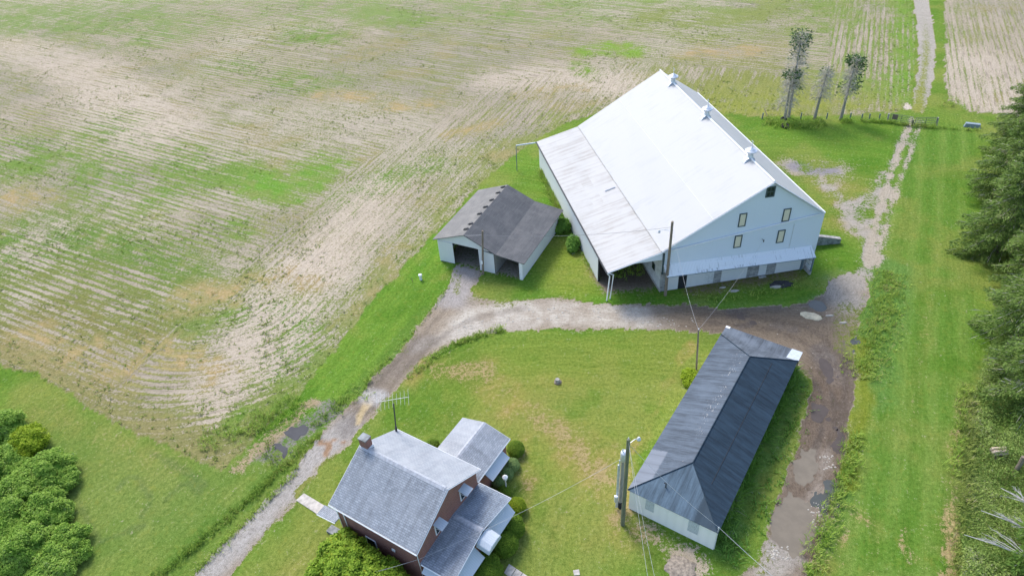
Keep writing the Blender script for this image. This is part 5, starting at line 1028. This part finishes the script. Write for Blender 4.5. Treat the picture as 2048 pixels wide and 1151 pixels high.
# broad-leaved bush against the front wall
hb = thing('leafy_bush', 'huge broad leaved bush growing against the brick house at the bottom edge', 'bush', HOUSE.w(3.8, 6.2, 0), HOUSE.th)
lumps = [(a - 3.8, b_ - 6.2, z, r_, r_, r_ * .95) for a, b_, z, r_ in ((6.3, 5.2, 1.3, 1.45), (5.0, 5.6, 1.7, 1.75), (3.4, 5.5, 1.7, 1.6), (2.0, 5.4, 1.5, 1.4), (.8, 5.3, 1.2, 1.2), (5.6, 7.2, 1.2, 1.7), (3.9, 7.4, 1.5, 1.8), (2.2, 7.4, 1.3, 1.7), (.6, 7.0, 1.1, 1.5), (4.6, 6.4, 2.3, 1.5), (2.9, 6.4, 2.2, 1.5))]
crown_mesh('crown', fluff(lumps, 9, .28, 5), L_BUSH, 190, .20, .12, hb, .28, .84, 1)
m = MB(); 
for k_ in range(5): m.tube([(-1 + .5 * k_, -.2, 0), (-1.4 + .75 * k_, .2 * (k_ - 2), 1.6)], .06, 6, .03)
m.build('stems', BARKD, hb)
wg = 'wild shrubs in the lower left corner'
for nm_, lab, x_, y_, r_, mt_, ex in (('bright_shrub', 'round yellow green shrub, brightest of the lower left thicket', 62, 884, 34, L_YEL, ()),
    ('wild_shrub', 'blue green shrub at the left edge above the yellow green one', 18, 858, 36, L_WILD, ((-20, -18, 25), (16, 18, 20))), ('wild_shrub', 'green shrub at the left edge below the yellow green one', 12, 925, 34, L_WILD, ((30, 12, 24),)),
    ('wild_shrub', 'large dense shrub forming the right bulge of the lower left thicket', 100, 945, 44, L_WILD, ((-34, 14, 34), (28, 12, 26))), ('wild_shrub', 'broad rounded shrub in the middle of the lower left thicket', 55, 985, 46, L_WILD, ((-36, 14, 34), (36, 6, 34))),
    ('wild_shrub', 'shrub on the right side of the lower left thicket below its bulge', 92, 1035, 44, L_WILD, ((26, -10, 26),)), ('wild_shrub', 'shrub at the left edge low in the lower left thicket', 18, 1045, 46, L_WILD, ((-20, 26, 30),)),
    ('wild_shrub', 'low shrub at the lower right tip of the lower left thicket', 135, 1085, 36, L_WILD, ((24, 16, 22),)), ('wild_shrub', 'shrub in the very corner at the bottom left', 60, 1100, 48, L_WILD, ((-40, 20, 40), (50, 26, 38)))):
    shrub(nm_, lab, x_ - 6, y_, r_ * .84, mt_, 190, .17, .085, .80, wg, tuple((a, b_, c * .85) for a, b_, c in ex), rough=.30, clump=1, fl=11)
shrub('wild_shrub', 'leafy green bush against the white lean-to wall near the garage corner', 1147, 487, 13, L_DARK, 260, .17, .09, 1.35, 'bushes by the lean-to wall', ((-2, 6, 10),), rough=.25)
shrub('wild_shrub', 'dark leafy bush filling the gap between garage and lean-to wall', 1127, 452, 14, L_DARK, 260, .17, .09, 1.2, 'bushes by the lean-to wall', ((-10, 4, 9), (-8, -20, 8)), rough=.25)
shrub('wild_shrub', 'small bright green bush at the side of the long dark shed', 1379, 752, 15, L_YEL, 260, .14, .08, 1.0, None, ((-3, 10, 9),), rough=.25)

# ---- blades of tall grass and weeds, uncountable
def blades(P, h, w, lean=.45, per=7):
    lean = lean * 1.7
    k = len(P); Pn = np.repeat(P, per, 0) + np.column_stack([rng.normal(size=(k * per, 2)) * .09, np.zeros(k * per)]); hh = np.repeat(np.broadcast_to(h, k), per) * (.6 + .6 * rng.random(k * per))
    a = rng.random(k * per) * 2 * np.pi; ld = np.column_stack([np.cos(a), np.sin(a), np.zeros(k * per)]); side = np.column_stack([-np.sin(a), np.cos(a), np.zeros(k * per)])
    l_ = lean * (.3 + rng.random(k * per)); ww = (w * (.6 + .8 * rng.random(k * per)))[:, None]
    mid = Pn + ld * (l_ * hh * .35)[:, None]; mid[:, 2] += hh * .6; tip = Pn + ld * (l_ * hh)[:, None]; tip[:, 2] += hh
    V = np.stack([Pn - side * ww * .6, Pn + side * ww * .6, mid + side * ww, tip, mid - side * ww], 1)
    V = np.stack([Pn, mid + side * ww, tip, mid - side * ww], 1).reshape(-1, 3); return V, np.arange(len(V)).reshape(-1, 4), None
def strip_pts(px, w, per_m, it=1):
    pts = GP(px, it); out = []
    for (a, b_) in zip(pts[:-1], pts[1:]):
        L_ = math.hypot(b_[0] - a[0], b_[1] - a[1]); k = max(1, int(L_ * w * 2 * per_m)); t = rng.random(k); nx_, ny_ = -(b_[1] - a[1]) / L_, (b_[0] - a[0]) / L_; o_ = np.clip(rng.normal(size=k) * .5, -1.2, 1.2) * w
        out.append(np.column_stack([a[0] + (b_[0] - a[0]) * t + nx_ * o_, a[1] + (b_[1] - a[1]) * t + ny_ * o_, np.zeros(k)]))
    return np.concatenate(out)
def poly_pts(px, n_):
    pts = np.array(GP(px, 0)); lo, hi = pts.min(0), pts.max(0); q = rng.random((n_ * 4, 2)) * (hi - lo) + lo; s_ = sdf(q[:, 0], q[:, 1], [tuple(p) for p in pts]); q = q[s_ > 0][:n_]; return np.column_stack([q, np.zeros(len(q))])
def grass_object(name, items, mt, w=.022, per=7, lean=.5):
    V, F, T, o_ = [], [], [], 0
    for P, h in items:
        v, f, _ = blades(P, h * (.5 + fbm(P[:, 0], P[:, 1], 1.3, 9, 2)), w, lean, per); t = np.repeat(np.clip(fbm(P[:, 0], P[:, 1], 1.6, 33, 3), 0, 1), per); t = np.clip(t + rng.normal(size=len(t)) * .22, 0, 1)
        V.append(v); F.append(f + o_); T.append(t); o_ += len(v)
    o = big_mesh(name, np.concatenate(V), np.concatenate(F), mt, np.concatenate(T)); o['kind'] = 'stuff'; return o
grass_object('ditch_grass', [(strip_pts([(575, 925), (545, 955), (480, 1015), (410, 1075), (335, 1140), (300, 1160)], .42, 24), .30), (strip_pts([(640, 865), (600, 900), (575, 935)], .4, 14), .3), (strip_pts([(690, 795), (660, 825), (625, 855)], .6, 10), .3),
    (strip_pts([(545, 880), (530, 905), (555, 930)], .6, 9), .3), (strip_pts([(1005, 662), (960, 670), (905, 690)], .35, 16), .25)], L_DITCH, .026)
grass_object('tall_grass', [(strip_pts([(600, 930), (560, 975), (500, 1035), (440, 1095), (390, 1145)], .4, 16), .3), (strip_pts([(728, 775), (700, 800), (670, 815)], 1.1, 9), .32), (strip_pts([(780, 710), (750, 745), (725, 775)], .4, 14), .35),
    (strip_pts([(1010, 655), (950, 672), (890, 698), (845, 730), (815, 755)], .5, 13), .28), (strip_pts([(500, 845), (550, 835), (600, 800)], 1.6, 8), .5), (strip_pts([(400, 885), (470, 870), (540, 845)], 1.6, 5), .45),
    (strip_pts([(1780, 545), (1768, 620), (1745, 690), (1725, 760)], 1.6, 16), .24), (strip_pts([(1710, 870), (1690, 960), (1660, 1040), (1635, 1110), (1620, 1150)], .8, 16), .42),
    (strip_pts([(1528, 243), (1570, 248), (1600, 249), (1648, 246)], 1.6, 14), .5), (strip_pts([(1678, 243), (1702, 244)], .7, 16), .6), (strip_pts([(1722, 244), (1770, 245), (1800, 250), (1870, 256)], .45, 18), .5), (strip_pts([(1870, 256), (1960, 262)], .3, 12), .35),
    (strip_pts([(1883, 205), (1910, 212)], 1.6, 4), .5), (strip_pts([(1083, 345), (1100, 385), (1120, 425)], .5, 18), .8), (strip_pts([(1165, 505), (1195, 560)], .3, 12), .35), (strip_pts([(790, 700), (850, 640), (900, 570), (915, 540)], .15, 14), .2),
    (strip_pts([(1290, 545), (1250, 530), (1235, 560)], 1.2, 8), .3), (strip_pts([(1400, 600), (1500, 592), (1600, 570)], .8, 5), .22), (strip_pts([(1925, 770), (1922, 850), (1905, 950)], .5, 12), .4)], L_GRASS, .024)
grass_object('wall_weeds', [(strip_pts([(1585, 735), (1548, 805), (1512, 880), (1474, 960), (1444, 1035), (1432, 1080)], .75, 26), .75), (strip_pts([(1612, 770), (1590, 830), (1560, 920), (1530, 1000), (1500, 1070)], 1.0, 4), .2), (strip_pts([(1450, 1090), (1490, 1110)], 1.0, 10), .5)], L_DARK, .035, 7, .7)
# scattered weeds on the stubble
q = rng.random((52000, 2)); vy = 24 + 140 * q[:, 0] ** 1.3; vx = (q[:, 1] - .5) * 2.1 * (vy * .62 + 24); P = np.column_stack([vx, vy, np.zeros(len(vx))])
s_ = sdf(vx, vy, FIELD_L); dens_ = sstep(fbm(vx, vy, 9, 61, 3) * .55 + fbm(vx, vy, 2.2, 62, 3) * .45, .46, .66); dens_ = np.maximum(dens_ * .6, .75 * np.exp(-np.clip(s_, 0, 20) / 1.5)); keep = (s_ > .1) & (rng.random(len(vx)) < dens_ * .75)
P = P[keep]; grass_object('field_weeds', [(P, .13)], L_FIELD, .040, 6, 1.1)
# ---- brush on the right
def brush_mass(name, px, n_, hmax, mt, ln, wd):
    P = poly_pts(px, n_); h = hmax * np.clip((fbm(P[:, 0], P[:, 1], 2.8, 21, 4) - .5) * 3.0 + .55, .05, 1.5); P[:, 2] = h * (.35 + .65 * rng.random(len(P)) ** .5); k = len(P); s = .6 + .8 * rng.random(k); v, f = leaf_flat(P, unit(rng.normal(size=(k, 3)) * .5 + np.array([0, 0, .8])), rng.normal(size=(k, 3)), ln * s, wd * s)
    t = np.clip((fbm(P[:, 0], P[:, 1], 3.2, 33, 3) - .5) * 1.6 + .42 + rng.normal(size=k) * .24 + (P[:, 2] - h * .7) * .25, 0, 1); o = big_mesh(name, v, f, mt, t); o['kind'] = 'stuff'; return o
brush_mass('brush', [(1946, 790), (1975, 700), (2060, 600), (2220, 600), (2220, 1210), (1912, 1210), (1922, 1040), (1938, 930)], 90000, 1.1, L_BRUSH, .17, .055)
grass_object('verge_grass', [(strip_pts([(1938, 800), (1938, 880), (1930, 960), (1918, 1060), (1912, 1160)], .55, 18), .45)], mat_leaf('dry_verge', (.22, .30, .06), (.38, .42, .12), (.5, .44, .25)), .022)
# ---- spruces
def spruce(name, label, bx, by, H, Rb, mt, grp, seed, zlow=.08, twist=.8, dead=.15):
    global rng
    rng = np.random.default_rng(seed); g = G(bx, by); o = thing(name, label, 'tree', (g[0], g[1], 0), 0, grp)
    MB().tube([(0, 0, -.2), (.05, 0, H * .5), (0, 0, H)], .26, 8, .03).build('trunk', BARKD, o)
    P, D, LN, WD, TN, BC0, BC1 = [], [], [], [], [], [], []
    z = H * zlow
    while z < H * .985:
        f_ = z / H; nb = rng.integers(6, 9) if f_ < .85 else 5
        for _ in range(nb):
            a = rng.random() * 2 * np.pi; L_ = Rb * (1 - f_) ** .72 * rng.uniform(.62, 1.12) * (1 if f_ > .18 else rng.uniform(.7, 1)) + .15; e = np.array([math.cos(a), math.sin(a), 0]); sd = np.array([-e[1], e[0], 0]); zz = z + rng.uniform(-.2, .2)
            up_ = .25 * (f_ - .35); ts = np.linspace(0, 1, 6); cur = np.array([0, 0, zz]) + e * (L_ * ts)[:, None] + np.array([0, 0, 1]) * (L_ * (up_ * ts - .34 * ts ** 2 + .14 * ts ** 4))[:, None] + sd * (L_ * .08 * rng.normal() * ts ** 2)[:, None]
            BC0.append(cur[:-1]); BC1.append(cur[1:])
            if rng.random() < dead * (1.4 - f_): k = int(L_ * 5)
            else: k = int(L_ * 85) + 20
            t = rng.random(k) ** .75; t = .12 + .88 * t; i0 = np.minimum((t * 5).astype(int), 4); fr = (t * 5 - i0)[:, None]; c = cur[i0] * (1 - fr) + cur[i0 + 1] * fr
            sgn = np.where(rng.random(k) < .5, 1, -1); off = rng.random(k) * (.12 + .22 * L_ * (1 - t) + .12) * 1.25; c = c + sd * (sgn * off)[:, None] + e * (off * .35)[:, None]; c[:, 2] -= off * .30 + rng.random(k) * .22
            d = e * .75 + sd * (sgn * rng.uniform(.2, .9, k))[:, None] + np.array([0, 0, -.45]) + rng.normal(size=(k, 3)) * .28
            P.append(c); D.append(d); LN.append(rng.uniform(.16, .36, k)); WD.append(rng.uniform(.05, .10, k)); TN.append(np.clip(.35 + .35 * (t - .5) + .18 * rng.normal() + rng.normal(size=k) * .2, 0, 1))
        z += rng.uniform(.28, .42)
    PP = np.concatenate(P); v, f = leaf_flat(PP, unit(rng.normal(size=PP.shape) * .45 + np.array([0, 0, .8])), unit(np.concatenate(D)), np.concatenate(LN), np.concatenate(WD)); big_mesh('crown', v, f, mt, np.concatenate(TN), o)
    a0, a1 = np.concatenate(BC0), np.concatenate(BC1); dd = a1 - a0; ll = np.linalg.norm(dd, axis=1); v, f = leaf_quads(a0, dd / ll[:, None], ll * 1.05, .035); v2, f2 = leaf_quads(a0, dd / ll[:, None], ll * 1.05, .035)
    big_mesh('branches', np.concatenate([v, v2]), np.concatenate([f, f2 + len(v)]), TWIG, rng.random(len(f) * 2), o); return o
sg = 'spruces along the right edge'
spruce('spruce_tree', 'spruce farthest up the right edge, its crown against the pale stubble', 2042, 318, 19, 5.4, L_SPR, sg, 101)
spruce('spruce_tree', 'rounded dense spruce whose left bulge hangs beside the overturned trough', 2008, 400, 12.5, 4.9, L_SPR, sg, 102)
spruce('spruce_tree', 'broad spruce spreading farthest over the grass path at the right edge', 1992, 505, 13, 5.2, L_SPR, sg, 103)
spruce('spruce_tree', 'tall spruce at the right edge behind the broad one', 2085, 470, 16, 5.2, L_SPR, sg, 104)
spruce('spruce_tree', 'spruce set back between the broad one and the straggly one at the right edge', 2068, 590, 14, 5.0, L_SPR, sg, 108)
spruce('spruce_tree', 'thin straggly spruce with drooping boughs at mid height of the right edge', 2030, 690, 12, 5.6, L_SPR, sg, 105, .05, dead=.32)
spruce('spruce_tree', 'spruce with many bare grey twigs below the straggly one at the right edge', 2068, 800, 12.5, 5.0, L_SPR, sg, 106, .05, dead=.35)
spruce('spruce_tree', 'young green spruce in the bottom right corner', 2075, 1130, 5.5, 3.0, mat_leaf('young_spruce', (0.090, 0.180, 0.030), (0.225, 0.345, 0.075)), sg, 107, .05, dead=.1)
def dead_tree(label, x0, y0, x1, y1, z0, z1, seed):
    rg_ = np.random.default_rng(seed); p0, p1 = G3(x0, y0, z0), G3(x1, y1, z1); o = thing('dead_tree', label, 'dead tree', (p0.x, p0.y, 0), 0, 'bleached dead trees at the right edge')
    a = Vector((0, 0, z0)); b_ = p1 - o.location; m = MB(); m.tube([(0, 0, 0), a * .6 + Vector((.05, 0, 0)), a], .09, 7, .07); m.build('trunk', DEADW, o); mb_ = MB(); mb_.tube([a, lerpv(a, b_, .5) + Vector((0, 0, .12)), b_], .065, 6, .018)
    full = b_ - a; L0 = full.length; hd = Vector((full.x, full.y, 0)).normalized(); sd = Vector((-hd.y, hd.x, 0))
    for i in range(6):
        an = rg_.uniform(-.55, .55); t = rg_.uniform(.0, .45); s0 = lerpv(a, b_, t) + Vector((0, 0, .1)); d = (hd * math.cos(an) + sd * math.sin(an)); L_ = L0 * rg_.uniform(.35, .75) * (1 - t * .5); e1 = s0 + d * L_ + Vector((0, 0, L_ * rg_.uniform(-.12, .12))); md = lerpv(s0, e1, .5) + Vector((0, 0, .12)) + sd * rg_.uniform(-.15, .15); mb_.tube([s0, md, e1], .032, 5, .007)
        for _ in range(7):
            u = rg_.uniform(.3, .98); p = lerpv(s0, md, u * 2) if u < .5 else lerpv(md, e1, u * 2 - 1); a2 = an + rg_.choice([-1, 1]) * rg_.uniform(.15, .6); d2 = hd * math.cos(a2) + sd * math.sin(a2); l2 = rg_.uniform(.25, .9) * (1.2 - u); mb_.tube([p, p + d2 * l2 * .5 + Vector((0, 0, .03)), p + d2 * l2 + Vector((0, 0, rg_.uniform(-.08, .12)))], .012, 3, .004)
    mb_.build('branches', DEADW, o)
dead_tree('bleached dead tree reaching left, upper of two in the bottom right brush', 2070, 1065, 1962, 1020, 1.6, 1.3, 1); dead_tree('bleached dead tree reaching left, lower of two in the bottom right brush', 2060, 1115, 1928, 1068, 1.3, 1.0, 2)
dead_tree('bare grey dead tree in the brush beside the stout weathered post', 2075, 1020, 2002, 975, 1.5, 1.2, 4)
dead_tree('bare grey dead boughs sticking out of the brush under the straggly spruce', 2080, 790, 2000, 760, 2.0, 1.4, 5)
# ---- the thin trees
def thin_tree(label, base, top, seed, greens, rdead, z0=.12, lean=True):
    global rng
    rng = np.random.default_rng(seed); b_ = G(*base); t_ = height_at(b_, *top); o = thing('thin_conifer', label, 'tree', (b_[0], b_[1], 0), 0, 'thin half dead conifers by the fence'); tp_ = t_ - o.location; H = tp_.z
    MB().tube([(0, 0, -.2), tp_ * .5, tp_], .24, 8, .05).build('trunk', BARK, o); P0, P1 = [], []
    for _ in range(int(H * 55)):
        f_ = rng.uniform(z0, .98); a = rng.random() * 2 * np.pi; L_ = rdead * rng.uniform(.25, 1.15) * (1 - .55 * f_); s = np.array(tp_) * f_; e = np.array([math.cos(a), math.sin(a), rng.uniform(-.35, .15)]); m1 = s + e * L_ * .6; m1[2] -= .05; e2 = s + e * L_; e2[2] -= .25 * L_; P0 += [s, m1]; P1 += [m1, e2]
        for _k in range(3): q_ = s + e * L_ * rng.uniform(.3, .9); P0.append(q_); P1.append(q_ + rng.normal(size=3) * .22 + e * .25)
    a0, a1 = np.array(P0), np.array(P1); dd = a1 - a0; ll = np.linalg.norm(dd, axis=1); v, f = leaf_quads(a0, dd / ll[:, None], ll, .042); big_mesh('dead_twigs', v, f, TWIG, rng.random(len(f)), o)
    C, D = [], []
    for (f0, f1, r_, k, ang) in greens:
        ff = rng.uniform(f0, f1, k); a = rng.random(k) * 2 * np.pi if ang is None else ang + rng.normal(size=k) * .7; rr = r_ * rng.random(k) ** .5; e = np.column_stack([np.cos(a), np.sin(a), np.zeros(k)]); c = np.array(tp_) * ff[:, None] + e * rr[:, None]; c[:, 2] = np.round(c[:, 2] / .55) * .55 - rr * .15 + rng.normal(size=k) * .10; C.append(c); D.append(e * .8 + rng.normal(size=(k, 3)) * .4)
    if C: v, f = leaf_quads(np.concatenate(C), unit(np.concatenate(D)), .42, .15); big_mesh('crown', v, f, L_SPR2, np.clip(rng.normal(size=len(f)) * .25 + .5, 0, 1), o)
thin_tree('tallest thin conifer, bare below with a green feathery top', (1577, 235), (1605, 60), 11, [(.86, 1.0, 1.3, 300, None), (.72, .86, 1.0, 90, None), (.45, .7, 1.3, 20, None)], 2.7, .35)
thin_tree('shorter half dead conifer with one green tuft in front of the tallest thin one', (1569, 241), (1585, 142), 12, [(.92, 1.0, 1.1, 170, None), (.70, .78, 1.6, 40, 0)], 2.5, .30)
thin_tree('dead grey conifer with no green, middle of the trees by the fence', (1628, 239), (1658, 132), 13, [(.9, 1.0, 1.0, 14, None)], 2.3, .42)
thin_tree('dark tufted leaning conifer, rightmost of the thin trees by the fence', (1681, 239), (1714, 112), 14, [(.90, 1.0, 1.15, 300, None), (.45, .92, 1.4, 260, .3), (.42, .6, 1.4, 40, 2.5)], 2.0, .40)
# ================================================================== LIGHT
SUN_AZ, SUN_EL = R(118), R(50)          # direction towards the sun, measured from +X
w = bpy.data.worlds.new('World'); scene.world = w; w.use_nodes = True; nt = w.node_tree
sky = nt.nodes.new('ShaderNodeTexSky'); sky.sky_type = 'NISHITA'; sky.sun_disc = False; sky.sun_elevation = SUN_EL; sky.sun_rotation = R(90) - SUN_AZ
sky.air_density = 1.0; sky.dust_density = 2.0; sky.ozone_density = 1.0
bgn = nt.nodes['Background']; nt.links.new(sky.outputs[0], bgn.inputs[0]); bgn.inputs[1].default_value = .135
sl = bpy.data.lights.new('sun', 'SUN'); sl.energy = 1.35; sl.angle = R(18); sl.color = (1.0, .95, .88); so = bpy.data.objects.new('sun', sl); COL.objects.link(so)
d = Vector((math.cos(SUN_AZ) * math.cos(SUN_EL), math.sin(SUN_AZ) * math.cos(SUN_EL), math.sin(SUN_EL))); so.rotation_euler = d.to_track_quat('Z', 'Y').to_euler(); so.location = (0, 0, 80)
scene.view_settings.view_transform = 'Standard'; scene.view_settings.look = 'None'; scene.view_settings.exposure = 1.2; scene.view_settings.gamma = 1
